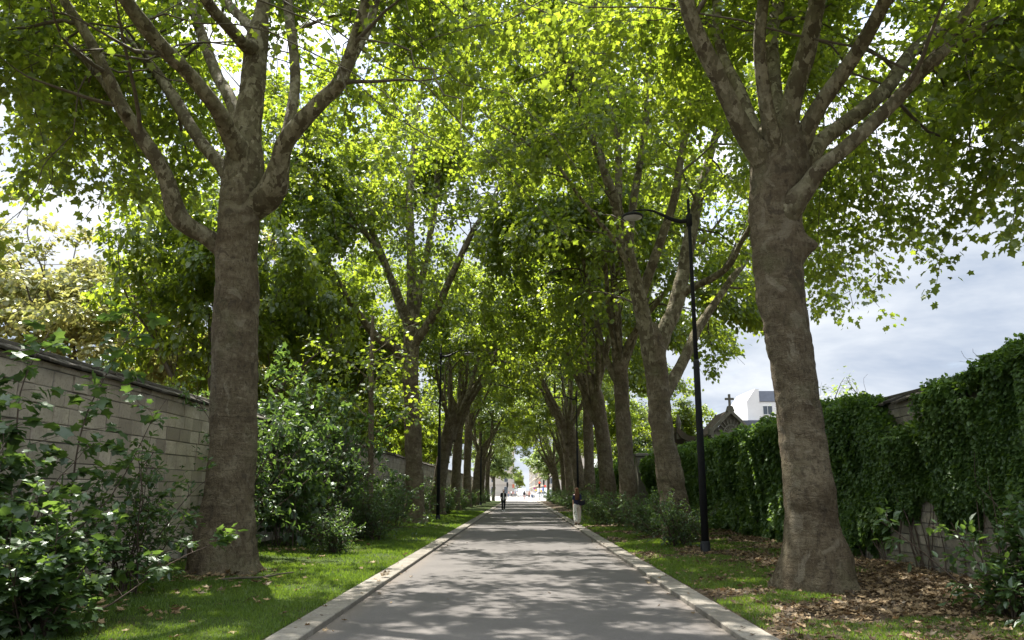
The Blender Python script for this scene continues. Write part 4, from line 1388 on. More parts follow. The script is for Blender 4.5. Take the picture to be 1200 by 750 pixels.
# foreground, left
t = make_shrub('shrub', 1.35, 0.75, 15, 15, 0.125, LOBED, 21, tone=0.15, spread=0.5)
t.location = (atx(62, 8.9), 8.9, 0.1)
tag(t, 'sunlit pale leaved shrub in front of the others at the lower left', 'shrub')
t = make_shrub('shrub', 2.2, 1.05, 16, 14, 0.11, OVATE, 22, spread=0.5)
t.location = (atx(150, 12.2), 12.2, 0.14)
tag(t, 'dark leafy shrub with several stems just left of the nearest trunk', 'shrub')
t = make_shrub('shrub', 2.2, 1.15, 13, 14, 0.14, LOBED, 23, spread=0.5)
t.location = (-6.75, 10.6, 0.15)
tag(t, 'shrub with broad lobed leaves against the wall behind the sunlit shrub', 'shrub')
t = make_shrub('shrub', 2.6, 1.0, 12, 15, 0.15, LOBED, 24, spread=0.45)
t.location = (-6.7, 9.2, 0.15)
tag(t, 'tall shrub at the left edge reaching towards the wall coping', 'shrub')
# two thin saplings whose leaves stand above the wall
for (pts_, D, lab, sd) in (([(80, 640), (86, 560), (100, 490), (124, 440), (147, 398), (163, 368)], 11.4, 'thin sapling with large maple like leaves leaning right before the wall', 31),
                           ([(10, 640), (18, 520), (24, 460), (40, 420), (58, 388)], 10.2, 'leafy sapling rising above the coping near the left edge', 32)):
    rs = np.random.default_rng(sd)
    P = np.array([pt(a, b_, D + 0.12 * i) for i, (a, b_) in enumerate(pts_)])
    P[0, 2] = 0.05
    root = empty('sapling', P[0])
    P = resample(P - P[0], 0.2)
    g = Geo()
    tube(g, P, np.linspace(0.018, 0.006, len(P)), 7)
    pos, ax = [], []
    for i in range(26):
        t = 0.35 + 0.65 * i / 25
        p, _ = along(P, np.array([t]))
        a = i * 2.4 + rs.normal(0, .3)
        T = wander(rs, p[0], (math.cos(a), math.sin(a), 0.35), rs.uniform(0.25, 0.75) * (1.15 - 0.5 * t), 4, 0.15, -0.05)
        tube(g, T, np.linspace(0.005, 0.0025, 5), 4, cap=False)
        for j in range(5):
            q, _ = along(T, np.array([rs.uniform(0.35, 1.0)]))
            pos.append(q[0] + rs.normal(0, 0.05, 3))
            ax.append(unit(T[-1] - T[0]) + rs.normal(0, 0.5, 3) + np.array((0, 0, -0.3)))
    g.build('stem', M['stem'], root, True)
    gl = Geo()
    n = len(pos)
    leaves(gl, LOBED, np.array(pos), np.array(ax), np.array((0, 0, 1.0)) + rs.normal(0, 0.35, (n, 3)), rs.uniform(0.12, 0.25, n), rs.normal(0.5, 0.2, n))
    gl.build('foliage', M['leaf_shrub'], root)
    tag(root, lab, 'sapling')
# along the left wall behind the nearest trunk
put_shrub('tall', -6.6, 18.6, 1.0, 0.3, sz=1.2, label= 'tall dark shrub against the left wall just right of the nearest trunk')
put_shrub('tall_lobed', -6.4, 21.8, 1.0, 1.0, sz=1.35, label= 'tall broad leaved shrub against the left wall, behind the small lawn shrub')
put_shrub('tall', -6.3, 24.6, 1.05, 2.2, sz=1.35, label= 'tall dense shrub against the left wall, left of the young tree')
put_shrub('tall_lobed', -6.5, 28.0, 1.1, 3.0, sz=1.35, label= 'tall lobed leaf shrub directly behind the young tree')
put_shrub('small', atx(395, 20.5), 20.5, 1.0, 0.5, 'small round shrub standing alone on the left lawn')
put_shrub('narrow', atx(445, 25.5), 25.5, 1.05, 0.5, 'narrow upright shrub beside the stem of the young tree')
put_shrub('mid', atx(425, 25.5), 26.0, 0.95, 0.9, 'bushy shrub at the foot of the young tree, on its wall side')
put_shrub('tall', -6.6, 32.5, 0.75, 4.2, 'tall shrub between the young tree and the slim upright plane tree')
put_shrub('tall_lobed', -6.9, 36.5, 0.7, 5.0, 'tall shrub against the wall left of the slim upright plane trunk')
put_shrub('mid', atx(462, 34), 34.0, 1.0, 2.9, 'shrub just left of the slim upright plane trunk')
put_shrub('tall', -6.9, 43.5, 0.65, 0.8, 'shrub by the wall right of the slim upright plane trunk')
GS = 'distant shrubs along the left row'
LS = 'distant green shrub among the far trunks of the left row'
rs = np.random.default_rng(8)
for k, y in enumerate((48, 53, 57, 61, 66, 70, 74, 79, 84, 88, 93, 98, 103, 108, 114)):
    put_shrub(('mid', 'low_bright', 'mid')[k % 3], rs.uniform(-6.6, -5.2) if k % 3 != 1 else -4.9, y, rs.uniform(0.75, 1.1), rs.uniform(0, 6), LS, GS)
# right side
put_shrub('small', atx(790, 22.8), 22.8, 1.12, 2.0, 'small dark shrub left of the nearest lamp post foot')
put_shrub('narrow', atx(812, 23.6), 24.2, 0.9, 1.0, 'narrow shrub directly behind the nearest lamp post')
put_shrub('mid', atx(772, 27.6), 28.0, 0.75, 3.0, 'rounded shrub behind the knobbly forked trunk')
put_shrub('small', atx(752, 31), 31.0, 1.15, 1.3, 'round shrub right of the woman in pale trousers, before the second right trunk')
put_shrub('mid', atx(725, 35), 35.0, 0.72, 4.4, 'spreading shrub on the verge between second and third right trunks')
put_shrub('small', atx(706, 38.5), 38.5, 1.15, 0.1, 'leafy shrub nearest to the woman, on her right')
put_shrub('mid', atx(694, 45), 45.0, 0.75, 5.0, 'shrub on the right verge beyond the walking woman')
GS = 'distant shrubs along the right row'
LS = 'distant green shrub among the far trunks of the right row'
for k, y in enumerate((51, 56, 62, 70, 76, 84, 90, 97, 104, 112, 121)):
    put_shrub(('mid', 'low_bright')[k % 2], rs.uniform(3.9, 4.8), y, rs.uniform(0.75, 1.0), rs.uniform(0, 6), LS, GS)
t = make_shrub('shrub', 1.35, 0.8, 16, 15, 0.115, OVATE, 41, tone=0.12, spread=0.65)
t.location = (atx(1168, 9.8), 9.8, 0.16)
tag(t, 'low shrub with rounded leaves at the lower right corner', 'shrub')

# ------------------------------------------------------------------ street lamps
def make_lamp():
    root = empty('street_lamp', (0, 0, 0))
    g = Geo()
    tube(g, [(0, 0, 0.28), (0, 0, 4.85), (0, 0, 4.9), (0, 0, 4.96)], [0.098, 0.082, 0.088, 0.064], 20)
    tube(g, [(0, 0, 4.96), (0, 0, 9.45), (0, 0, 9.5)], [0.062, 0.042, 0.02], 16)
    g.build('pole', M['iron'], root, True)
    g = Geo()
    tube(g, [(0, 0, -0.1), (0, 0, 0.02), (0, 0, 0.03), (0, 0, 0.26), (0, 0, 0.30)], [0.155, 0.155, 0.125, 0.118, 0.10], 20)
    box(g, (-0.118, 0, 0.16), (0.02, 0.09, 0.16), 0, None, 0.004)
    g.build('base', M['iron'], root, True)
    g = Geo()
    arm = resample(np.array([(-0.03, 0, 8.86, .065), (-0.25, 0, 8.83, .062), (-0.5, 0, 8.90, .055), (-0.75, 0, 9.03, .042), (-1.0, 0, 9.14, .030), (-1.22, 0, 9.17, .025), (-1.42, 0, 9.16, .022), (-1.53, 0, 9.15, .022), (-1.555, 0, 9.08, .022)]), 0.05)
    tube(g, arm[:, :3], arm[:, 3], 12)
    box(g, (-0.005, 0, 8.86), (0.14, 0.15, 0.34), 0, None, 0.01)
    g.build('bracket_arm', M['iron'], root, True)
    g = Geo()
    tube(g, [(-1.56, 0, 9.10), (-1.56, 0, 9.06), (-1.56, 0, 9.035), (-1.56, 0, 9.00), (-1.56, 0, 8.95), (-1.56, 0, 8.945)], [0.05, 0.07, 0.24, 0.292, 0.292, 0.27], 32)
    lum = g.build('luminaire', M['iron'], root, True)
    g = Geo()
    tube(g, [(-1.56, 0, 8.944), (-1.56, 0, 8.925)], [0.262, 0.24], 32)
    g.build('lens', M['lens'], lum, True)
    return root


lamp = make_lamp()
lamp.location = (4.66, 20.7, 0.10)
tag(lamp, 'tall black street lamp between the two nearest right trunks', 'street lamp', 'black street lamps along the avenue')
for (x, y, rz, lab) in ((-4.45, 43.0, PI, 'black street lamp on the left lawn beside the slim upright plane trunk'),
                        (4.5, 64.0, 0, 'black street lamp rising behind the walking woman'),
                        (-4.4, 87.0, PI, 'distant black street lamp behind the man walking along the left kerb'),
                        (4.4, 108.0, 0, 'farthest black street lamp, near the end of the right row')):
    t = copy_tree(lamp)
    t.location = (x, y, 0.1)
    t.rotation_euler = (0, 0, rz)
    tag(t, lab)

# ------------------------------------------------------------------ people
def skin_mesh(name, verts, edges, radii, mat, parent=None, sub=1, root_i=0):
    me = bpy.data.meshes.new(name)
    me.from_pydata([tuple(v) for v in verts], edges, [])
    o = link(name, me)
    md = o.modifiers.new('s', 'SKIN')
    md.use_smooth_shade = True
    for i, r_ in enumerate(radii):
        rr = r_ if isinstance(r_, tuple) else (r_, r_)
        me.skin_vertices[0].data[i].radius = rr
        me.skin_vertices[0].data[i].use_root = (i == root_i)
    sb = o.modifiers.new('d', 'SUBSURF')
    sb.levels = sub
    sb.render_levels = sub
    dg = bpy.context.evaluated_depsgraph_get()
    new = bpy.data.meshes.new_from_object(o.evaluated_get(dg))
    new.name = name
    new.materials.clear()
    new.materials.append(mat)
    bpy.data.objects.remove(o)
    return link(name, new, parent)


M['skin'] = plain('skin', (0.46, 0.30, 0.22), 0.5, 0.05, 6)
cloth = {}


def cl(name, col):
    if name not in cloth:
        cloth[name] = plain(name, col, 0.85, 0.12, 14, 0.15)
    return cloth[name]


def make_person(loc, face, H, stride, top, trousers, hair_c, hair_len, shoe, label, fem=False, sleeve=True, wide=1.0, swing=0.25, detail=True, shirt=None, group=None):
    """standing or walking figure; local +Y is the way it faces"""
    root = empty('person', loc, face)
    tag(root, label, 'person', group)
    k = H / 1.72
    sh = (0.150 if fem else 0.178)
    hip = 0.095
    s = stride
    V = [(0, 0, 0.95), (0, 0.0, 1.12), (0, -0.005, 1.30), (0, 0, 1.42), (0, 0.01, 1.50), (0, 0.025, 1.575), (0, 0.028, 1.655)]
    Rr = [(0.12, 0.085), (0.12, 0.085), (0.15, 0.10), (0.075, 0.065), (0.043, 0.046), (0.080, 0.092), (0.066, 0.078)]
    E = [(0, 1), (1, 2), (2, 3), (3, 4), (4, 5), (5, 6)]
    V += [(0, 0.122, 1.575), (-0.088, 0.02, 1.585), (0.088, 0.02, 1.585)]        # nose, ears
    Rr += [0.013, 0.016, 0.016]
    E += [(5, 7), (5, 8), (5, 9)]
    feet = []
    for sd in (-1, 1):
        st = s * sd
        knee = (sd * hip, 0.10 * abs(s) / 0.35 * (1 if st > 0 else 0.6) + 0.45 * st, 0.50)
        ank = (sd * hip * 0.9, st * 0.95 if st > 0 else st * 1.15, 0.085 if st >= 0 else 0.13)
        toe = (sd * hip, ank[1] + 0.17, 0.035 if st >= 0 else 0.03)
        n0 = len(V)
        V += [(sd * hip, 0, 0.86), knee, ank, toe]
        Rr += [0.070, 0.052, 0.036, 0.032]
        E += [(0, n0), (n0, n0 + 1), (n0 + 1, n0 + 2), (n0 + 2, n0 + 3)]
        feet.append((n0, n0 + 1, n0 + 2, n0 + 3))
        a = -st * swing / 0.25
        sho = (sd * sh, 0, 1.365)
        elb = (sd * (sh + 0.03), a * 0.35 - 0.02, 1.13)
        wri = (sd * (sh + 0.01), a * 0.9 + 0.08, 0.90)
        hnd = (sd * (sh + 0.0), a * 1.05 + 0.12, 0.81)
        n1 = len(V)
        V += [sho, elb, wri, hnd]
        Rr += [0.042, 0.036, 0.028, 0.024]
        E += [(2, n1), (n1, n1 + 1), (n1 + 1, n1 + 2), (n1 + 2, n1 + 3)]
        # four fingers and a thumb
        for f in range(4):
            n2 = len(V)
            V.append((hnd[0] + 0.0, hnd[1] + 0.012 * (f - 1.5) + 0.015, hnd[2] - 0.075 + 0.006 * abs(f - 1.2)))
            Rr.append(0.0085)
            E.append((n1 + 3, n2))
        n2 = len(V)
        V.append((hnd[0] - sd * 0.012, hnd[1] + 0.05, hnd[2] - 0.035))
        Rr.append(0.009)
        E.append((n1 + 3, n2))
    V = [tuple(c * k for c in v) for v in V]
    Rr = [tuple(c * k for c in r_) if isinstance(r_, tuple) else r_ * k for r_ in Rr]
    skin_mesh('body', V, E, Rr, M['skin'], root, 2)
    a0, a1 = feet[0], feet[1]
    # trousers
    Tv = [(0, 0, 1.03 * k)] + [V[i] for i in a0[:3]] + [V[i] for i in a1[:3]] + [(0, 0, 0.91 * k)]
    w = wide
    Tr = [(0.165 * k, 0.125 * k), 0.105 * k, 0.078 * k * w, 0.066 * k * w, 0.105 * k, 0.078 * k * w, 0.066 * k * w]
    skin_mesh('trousers', Tv, [(0, 7), (7, 1), (1, 2), (2, 3), (7, 4), (4, 5), (5, 6)], Tr + [(0.165 * k, 0.13 * k)], cl(trousers[0], trousers[1]), root, 2)
    # top
    i0 = a0[3] + 1
    i1 = a1[3] + 1
    n_arm = 3 if sleeve else 2
    Jv = [(0, 0, 0.82 * k), V[1], V[2], (0, 0, 1.425 * k)] + [V[i0 + j] for j in range(n_arm)] + [V[i1 + j] for j in range(n_arm)]
    Jr = [(0.172 * k, 0.128 * k), (0.165 * k, 0.115 * k), (0.18 * k, 0.125 * k), (0.105 * k, 0.085 * k)] + ([0.07 * k, 0.053 * k, 0.042 * k][:n_arm]) * 2
    Je = [(0, 1), (1, 2), (2, 3)]
    for q in (4, 4 + n_arm):
        Je += [(2, q)] + [(q + j, q + j + 1) for j in range(n_arm - 1)]
    skin_mesh('jacket' if sleeve else 'vest_top', Jv, Je, Jr, cl(top[0], top[1]), root, 2)
    if shirt:
        skin_mesh('shirt', [(0, 0.085 * k, 0.84 * k), (0, 0.080 * k, 1.12 * k), (0, 0.072 * k, 1.42 * k)], [(0, 1), (1, 2)], [(0.06 * k, 0.06 * k), (0.06 * k, 0.06 * k), (0.04 * k, 0.04 * k)], cl('white_shirt', (0.75, 0.75, 0.74)), root, 2)
    # hair
    hv = [(0, 0.005 * k, 1.68 * k), (0, -0.03 * k, 1.63 * k), (0, -0.05 * k, 1.56 * k)]
    hr = [(0.078 * k, 0.092 * k), (0.096 * k, 0.088 * k), (0.086 * k, 0.06 * k)]
    if hair_len > 0:
        z = 1.46
        while z > 1.56 - hair_len:
            hv.append((0, -0.10 * k, z * k))
            hr.append((0.115 * k, 0.05 * k))
            z -= 0.1
        hv.append((0, -0.115 * k, (1.56 - hair_len) * k))
        hr.append((0.06 * k, 0.03 * k))
    skin_mesh('hair', hv, [(i, i + 1) for i in range(len(hv) - 1)], hr, cl(hair_c[0], hair_c[1]), root, 2)
    # shoes
    for a in (a0, a1):
        p0, p1 = np.array(V[a[2]]), np.array(V[a[3]])
        skin_mesh('shoe', [p0 + np.array((0, -0.045, -0.03)), p0 + np.array((0, 0.03, -0.03)), p1 + np.array((0, 0.04, 0.005))], [(0, 1), (1, 2)], [(0.045, 0.05), (0.048, 0.055), (0.042, 0.036)], cl(shoe[0], shoe[1]), root, 1)
    # face: eyes, nose, ears are part of the head
    for sd in (-1, 1):
        g = Geo()
        tube(g, [(sd * 0.03 * k, 0.095 * k, 1.605 * k), (sd * 0.03 * k, 0.112 * k, 1.605 * k)], [0.012, 0.008], 8)
        g.build('eye', cl('dark_eye', (0.03, 0.025, 0.02)), root, True)
    g = Geo()
    tube(g, [(-0.022 * k, 0.098 * k, 1.535 * k), (0.022 * k, 0.098 * k, 1.535 * k)], 0.007, 6)
    g.build('mouth', cl('lip', (0.30, 0.12, 0.10)), root, True)
    return root


pw = pt(676, 575, 37.0)
woman = make_person((pw[0], 37.0, 0.10), 0.03, 1.70, 0.24, ('navy_top', (0.022, 0.026, 0.055)), ('pale_trousers', (0.56, 0.54, 0.49)), ('brown_hair', (0.10, 0.048, 0.024)), 0.42, ('brown_shoe', (0.10, 0.07, 0.05)),
                    'woman with long brown hair and pale trousers walking away on the right kerb', True, False, 1.45, 0.2)
g = Geo()
bag = resample(np.array([(0.02, 0, .05), (0.10, 0.0, .10), (0.16, 0, .10), (0.24, 0, .05)]), 0.1)
prism(g, [(-0.17, 0.0), (-0.12, -0.09), (0.02, -0.13), (0.13, -0.08), (0.17, 0.03), (0.15, 0.13), (0.0, 0.10), (-0.14, 0.12)], -0.06, 0.06)
ob = g.build('handbag', cl('black_leather', (0.015, 0.015, 0.02)))
g = Geo()
tube(g, resample(np.array([(-0.15, 0, 0.10, .01), (-0.13, 0.03, 0.25, .01), (-0.06, 0.09, 0.40, .01), (0.06, 0.09, 0.40, .01), (0.12, 0.03, 0.24, .01), (0.14, 0, 0.10, .01)]), 0.05)[:, :3], 0.009, 6)
g.build('strap', cl('black_leather', None), ob)
ob.location = (pw[0] + 0.19, 36.84, 1.10)
tag(ob, 'black shoulder bag hanging behind the woman in pale trousers', 'handbag')

pm = pt(590, 575, 65.0)
make_person((pm[0], 65.0, 0.012), PI + 0.1, 1.76, 0.22, ('black_jacket', (0.018, 0.018, 0.02)), ('black_trousers', (0.016, 0.018, 0.02)), ('dark_hair', (0.03, 0.022, 0.018)), 0.0, ('white_shoe', (0.7, 0.7, 0.7)),
            'man in black jacket over white shirt walking along the left kerb', False, True, 1.0, 0.2, shirt=True)
far_people = [(614.4, 137, 0.1, ('black_coat', (0.03, 0.03, 0.032)), ('pink_skirt', (0.5, 0.36, 0.36)), 'person in a black top and pale pink trousers at the crossing', True),
              (620.3, 140, 2.8, ('pale_red_top', (0.5, 0.26, 0.22)), ('dark_trousers', (0.03, 0.03, 0.035)), 'person in pale red top standing left of the pair at the crossing', True),
              (623.3, 141, -2.6, ('white_shirt', (0.75, 0.75, 0.74)), ('blue_jeans', (0.07, 0.11, 0.2)), 'person in white shirt and jeans standing right of the pair at the crossing', False),
              (596.2, 205, 1.4, ('salmon_top', (0.55, 0.25, 0.2)), ('blue_jeans', (0.07, 0.11, 0.2)), 'distant person in a salmon top at the left of the sunlit crossing', True),
              (599.2, 210, -1.4, ('white_shirt', (0.75, 0.75, 0.74)), ('dark_trousers', (0.03, 0.03, 0.035)), 'distant person in white top and dark trousers beyond the crossing', False),
              (601.4, 208, 1.2, ('red_coat', (0.45, 0.06, 0.05)), ('dark_trousers', (0.03, 0.03, 0.035)), 'distant person in a red coat beyond the crossing', True),
              (603.8, 215, 1.6, ('blue_jacket', (0.06, 0.1, 0.25)), ('grey_trousers', (0.2, 0.2, 0.2)), 'distant person in a blue jacket beyond the crossing', False),
              (606.3, 212, -1.0, ('white_shirt', (0.75, 0.75, 0.74)), ('pale_trousers', (0.56, 0.54, 0.49)), 'distant person dressed all in pale clothes beyond the crossing', True)]
for (px, D, rz, tp_, tr_, lab, fem) in far_people:
    q = pt(px, 575, D)
    make_person((q[0], D, 0.008), rz, 1.66 if fem else 1.78, 0.14, tp_, tr_, ('dark_hair', (0.03, 0.022, 0.018)), 0.2 if fem else 0, ('dark_shoe', (0.05, 0.05, 0.05)), lab, fem, True, 1.0, 0.12, group='people at the far crossing')

# ------------------------------------------------------------------ vehicles at the crossing
M['white_paint'] = plain('white_paint', (0.8, 0.8, 0.8), 0.3, 0.02, 2, 0.5)
M['rubber'] = plain('rubber', (0.02, 0.02, 0.02), 0.8, 0.1)
M['tail'] = plain('red_lens', (0.45, 0.03, 0.02), 0.25, 0.05)
M['steel'] = plain('rim_steel', (0.4, 0.4, 0.42), 0.35, 0.05, 4, 0.5, 0.6)


def make_vehicle(name, loc, rz, prof, glass, L, W, wheels, label, cat):
    """prof: side outline (along, z); glass: side windows as outlines"""
    root = empty(name, loc, rz)
    tag(root, label, cat)
    g = Geo()
    n = len(prof)
    a = np.array(prof, float)
    zmax = a[:, 1].max()
    rows = []
    for (yy, sh) in ((-W / 2, 0.97), (-W / 2 + 0.07, 1.0), (W / 2 - 0.07, 1.0), (W / 2, 0.97)):
        c_ = a.mean(0)
        q = c_ + (a - c_) * np.array((sh, sh))
        tumble = 1 - 0.16 * np.clip((q[:, 1] - 0.95) / max(zmax - 0.95, .1), 0, 1)
        rows.append(np.stack([q[:, 0], yy * tumble, q[:, 1]], -1))
    i = np.arange(n)
    g.add(np.concatenate(rows), [np.stack([i + r_ * n, (i + 1) % n + r_ * n, (i + 1) % n + (r_ + 1) * n, i + (r_ + 1) * n], -1) for r_ in range(3)] + [i[None, ::-1], (i + 3 * n)[None, :]])
    g.build('body', M['white_paint'], root)
    for sgn in (-1, 1):
        for o_ in glass:
            gg = Geo()
            zz = np.array(o_, float)
            tm = 1 - 0.16 * np.clip((zz[:, 1] - 0.95) / max(zmax - 0.95, .1), 0, 1)
            V0 = np.stack([zz[:, 0], sgn * (W / 2 * tm + 0.004), zz[:, 1]], -1)
            V1 = V0 - np.array((0, sgn * 0.02, 0))
            m_ = len(zz)
            j = np.arange(m_)
            gg.add(np.concatenate([V0, V1]), [j[None, :] if sgn < 0 else j[None, ::-1], np.stack([j, (j + 1) % m_, (j + 1) % m_ + m_, j + m_], -1)])
            gg.build('side_window', M['glass'], root)
    for x in wheels:
        for sgn in (-1, 1):
            gw = Geo()
            tube(gw, [(x, sgn * (W / 2 - 0.20), 0.32), (x, sgn * (W / 2 - 0.02), 0.32), (x, sgn * (W / 2 + 0.012), 0.32)], [0.32, 0.32, 0.29], 24)
            w_ = gw.build('wheel', M['rubber'], root, False)
            gr = Geo()
            tube(gr, [(x, sgn * (W / 2 + 0.008), 0.32), (x, sgn * (W / 2 + 0.022), 0.32)], [0.2, 0.17], 16)
            gr.build('rim', M['steel'], w_)
    for sgn in (-1, 1):
        gt = Geo()
        box(gt, (-L / 2 + 0.02, sgn * (W / 2 - 0.14), 0.85), (0.06, 0.18, 0.16))
        gt.build('tail_light', M['tail'], root)
        gt = Geo()
        box(gt, (L / 2 - 0.06, sgn * (W / 2 - 0.2), 0.68), (0.08, 0.26, 0.13))
        gt.build('headlight', M['lens'], root)
    return root


car = [(-2.1, 0.35), (-2.14, 0.7), (-2.05, 0.95), (-1.75, 1.38), (-1.45, 1.47), (0.0, 1.48), (0.35, 1.40), (1.0, 1.0), (1.75, 0.88), (2.08, 0.72), (2.12, 0.4), (1.95, 0.25), (-1.95, 0.25)]
van = [(-2.5, 0.4), (-2.52, 1.2), (-2.45, 2.1), (-2.3, 2.25), (0.9, 2.25), (1.3, 2.1), (1.95, 1.25), (2.45, 1.05), (2.55, 0.7), (2.5, 0.3), (-2.4, 0.3)]
q = pt(632, 575, 186)
make_vehicle('car', (q[0], 186, 0.008), PI, car, [[(-1.55, 0.98), (-1.4, 1.38), (-0.5, 1.41), (-0.5, 0.98)], [(-0.42, 0.98), (-0.42, 1.41), (0.1, 1.37), (0.75, 0.98)]], 4.24, 1.75, (-1.3, 1.3), 'white car seen side on at the crossing, right of the standing pair', 'car')
q = pt(611, 575, 222)
make_vehicle('van', (q[0], 222, 0.008), PI / 2 * 1.06, van, [[(0.2, 1.2), (0.2, 2.0), (1.15, 2.0), (1.7, 1.25)]], 5.0, 1.95, (-1.6, 1.55), 'white van facing away in the street beyond the crossing', 'van')
q = pt(641, 575, 205)
make_vehicle('van', (q[0], 205, 0.008), 0, van, [[(0.2, 1.2), (0.2, 2.0), (1.15, 2.0), (1.7, 1.25)]], 5.0, 1.95, (-1.6, 1.55), 'white van seen side on behind the traffic light at the crossing', 'van')

# ------------------------------------------------------------------ traffic lights and signs
def emis(name, col, s):
    m, nt, out = new_mat(name)
    e = nt.nodes.new('ShaderNodeEmission')
    e.inputs[0].default_value = (*col, 1)
    e.inputs[1].default_value = s
    nt.links.new(e.outputs[0], out.inputs[0])
    return m


M['red_light'] = emis('red_signal', (1.0, 0.05, 0.02), 2.5)
for (px, D, h, lit, lab) in ((632.3, 150, 3.3, True, 'traffic light showing red at the right of the crossing'), (637.3, 156, 3.7, False, 'dark traffic light just right of the one showing red'), (594.6, 150, 3.2, False, 'dark traffic light seen from behind left of the crossing')):
    q = pt(px, 575, D)
    root = empty('traffic_light', (q[0], D, 0))
    tag(root, lab, 'traffic light')
    g = Geo()
    tube(g, [(0, 0, -0.05), (0, 0, 0.12), (0, 0, 0.14), (0, 0, h - 0.9)], [0.12, 0.11, 0.06, 0.055], 12)
    g.build('pole', M['iron'], root, True)
    g = Geo()
    box(g, (0, 0, h - 0.45), (0.34, 0.24, 0.95), 0, None, 0.03)
    for k in range(3):
        tube(g, [(0, -0.12, h - 0.16 - 0.29 * k), (0, -0.26, h - 0.18 - 0.29 * k)], [0.13, 0.125], 14, cap=False)
    hd = g.build('signal_head', M['iron'], root)
    for k in range(3):
        g = Geo()
        tube(g, [(0, -0.118, h - 0.16 - 0.29 * k), (0, -0.132, h - 0.16 - 0.29 * k)], [0.115, 0.10], 16)
        g.build('signal_lamp', M['red_light'] if (lit and k == 0) else plain('dark_lens', (0.03, 0.035, 0.03), 0.3), hd)
for (px, D, z, w, h, shape, col, lab) in ((634.2, 148, 1.55, 0.34, 0.34, 'rect', (0.85, 0.42, 0.02), 'orange square sign on a pole at the right of the crossing'),
                                          (627.8, 152, 1.75, 0.36, 0.24, 'rect', (0.85, 0.55, 0.05), 'yellow sign on a pole left of the red traffic light'),
                                          (626.4, 158, 2.1, 0.42, 0.42, 'round', (0.30, 0.04, 0.18), 'round dark red sign left of the red traffic light'),
                                          (638.8, 152, 2.5, 0.40, 0.42, 'round', (0.7, 0.06, 0.04), 'round red sign at the foot of the last right trunks'),
                                          (636.4, 160, 1.9, 0.3, 0.8, 'rect', (0.05, 0.12, 0.42), 'tall blue sign panel right of the red traffic light'),
                                          (601.6, 170, 2.6, 0.45, 0.75, 'rect', (0.32, 0.09, 0.05), 'brown red sign panel on the left of the crossing')):
    q = pt(px, 575, D)
    root = empty('road_sign', (q[0], D, 0))
    tag(root, lab, 'sign')
    g = Geo()
    tube(g, [(0, 0, -0.05), (0, 0, z + h / 2)], 0.03, 10)
    g.build('post', M['steel'], root, True)
    g = Geo()
    if shape == 'round':
        tube(g, [(0, -0.035, z), (0, -0.055, z)], w / 2, 24)
    else:
        box(g, (0, -0.045, z), (w, 0.02, h))
    g.build('panel', plain('sign_paint', col, 0.5, 0.03), root)

# ------------------------------------------------------------------ buildings
def window_part(parent, c, w, h, normal, frame=True):
    """a recessed looking window unit set 3 mm proud of the wall; normal 'x-','x+','y-'"""
    g = Geo()
    t = 0.05
    ax = normal[0]
    sg = -1 if normal[1] == '-' else 1
    def bx(du, dz, su, sz, dep, mi=0, off=0.0):
        if ax == 'y':
            box(g, (c[0] + du, c[1] + sg * off, c[2] + dz), (su, dep, sz), mi)
        else:
            box(g, (c[0] + sg * off, c[1] + du, c[2] + dz), (dep, su, sz), mi)
    bx(-w / 2 + 0.04, 0, 0.08, h, 0.10)
    bx(w / 2 - 0.04, 0, 0.08, h, 0.10)
    bx(0, h / 2 - 0.04, w - 0.16, 0.08, 0.10)
    bx(0, -h / 2 + 0.04, w - 0.16, 0.08, 0.10)
    bx(0, 0, 0.06, h - 0.16, 0.09)
    o = g.build('window', M['frame'], parent)
    g = Geo()
    bx(0, 0, w - 0.16, h - 0.16, 0.04)
    g.build('pane', M['glass'], o)
    return o


def street_block(x, y, w, d, h, face, floors, bays, label, seed, wallm='cream'):
    """town house; face 'x-' or 'x+' looks on the street, its other windows look back to the crossing"""
    root = empty('apartment_building', (x, y, 0))
    tag(root, label, 'building')
    g = Geo()
    box(g, (0, 0, h / 2), (w, d, h))
    sg = -1 if face == 'x-' else 1
    for f_ in range(1, floors + 1):                       # string courses and a cornice
        z = h * f_ / floors
        box(g, (0, 0, z - 0.1), (w + 0.3 + (0.5 if f_ == floors else 0), d + 0.3 + (0.5 if f_ == floors else 0), 0.18))
    g.build('wall', M[wallm], root)
    g = Geo()
    mh = 4.2
    V = np.array([(-w / 2, -d / 2, h), (w / 2, -d / 2, h), (w / 2, d / 2, h), (-w / 2, d / 2, h)])
    T = V * np.array((0.72, 0.86, 1)) + np.array((0, 0, mh))
    U = V * np.array((0.2, 0.7, 1)) + np.array((0, 0, mh + 1.1))
    i = np.arange(4)
    g.add(np.concatenate([V, T, U]) + np.array((0, 0, 0.003)), [np.stack([i, (i + 1) % 4, (i + 1) % 4 + 4, i + 4], -1), np.stack([i + 4, (i + 1) % 4 + 4, (i + 1) % 4 + 8, i + 8], -1), (i + 8)[None, :]])
    rf = g.build('roof', M['slate'], root)
    for k in range(3):
        g = Geo()
        box(g, (0, -d / 2 * 0.75 + k * d * 0.37, h + mh + 1.6), (w * 0.35, 0.7, 2.4))
        g.build('chimney', M['cream'], rf)
    fh = h / floors
    for f_ in range(floors):
        for b_ in range(bays):
            window_part(root, (sg * (w / 2 + 0.03), -d / 2 + (b_ + 0.5) * d / bays, fh * (f_ + 0.48)), 1.3, fh * 0.62, face)
        for b_ in range(3):
            window_part(root, (-w / 2 + (b_ + 0.5) * w / 3, -d / 2 - 0.03, fh * (f_ + 0.48)), 1.3, fh * 0.62, 'y-')
    return root


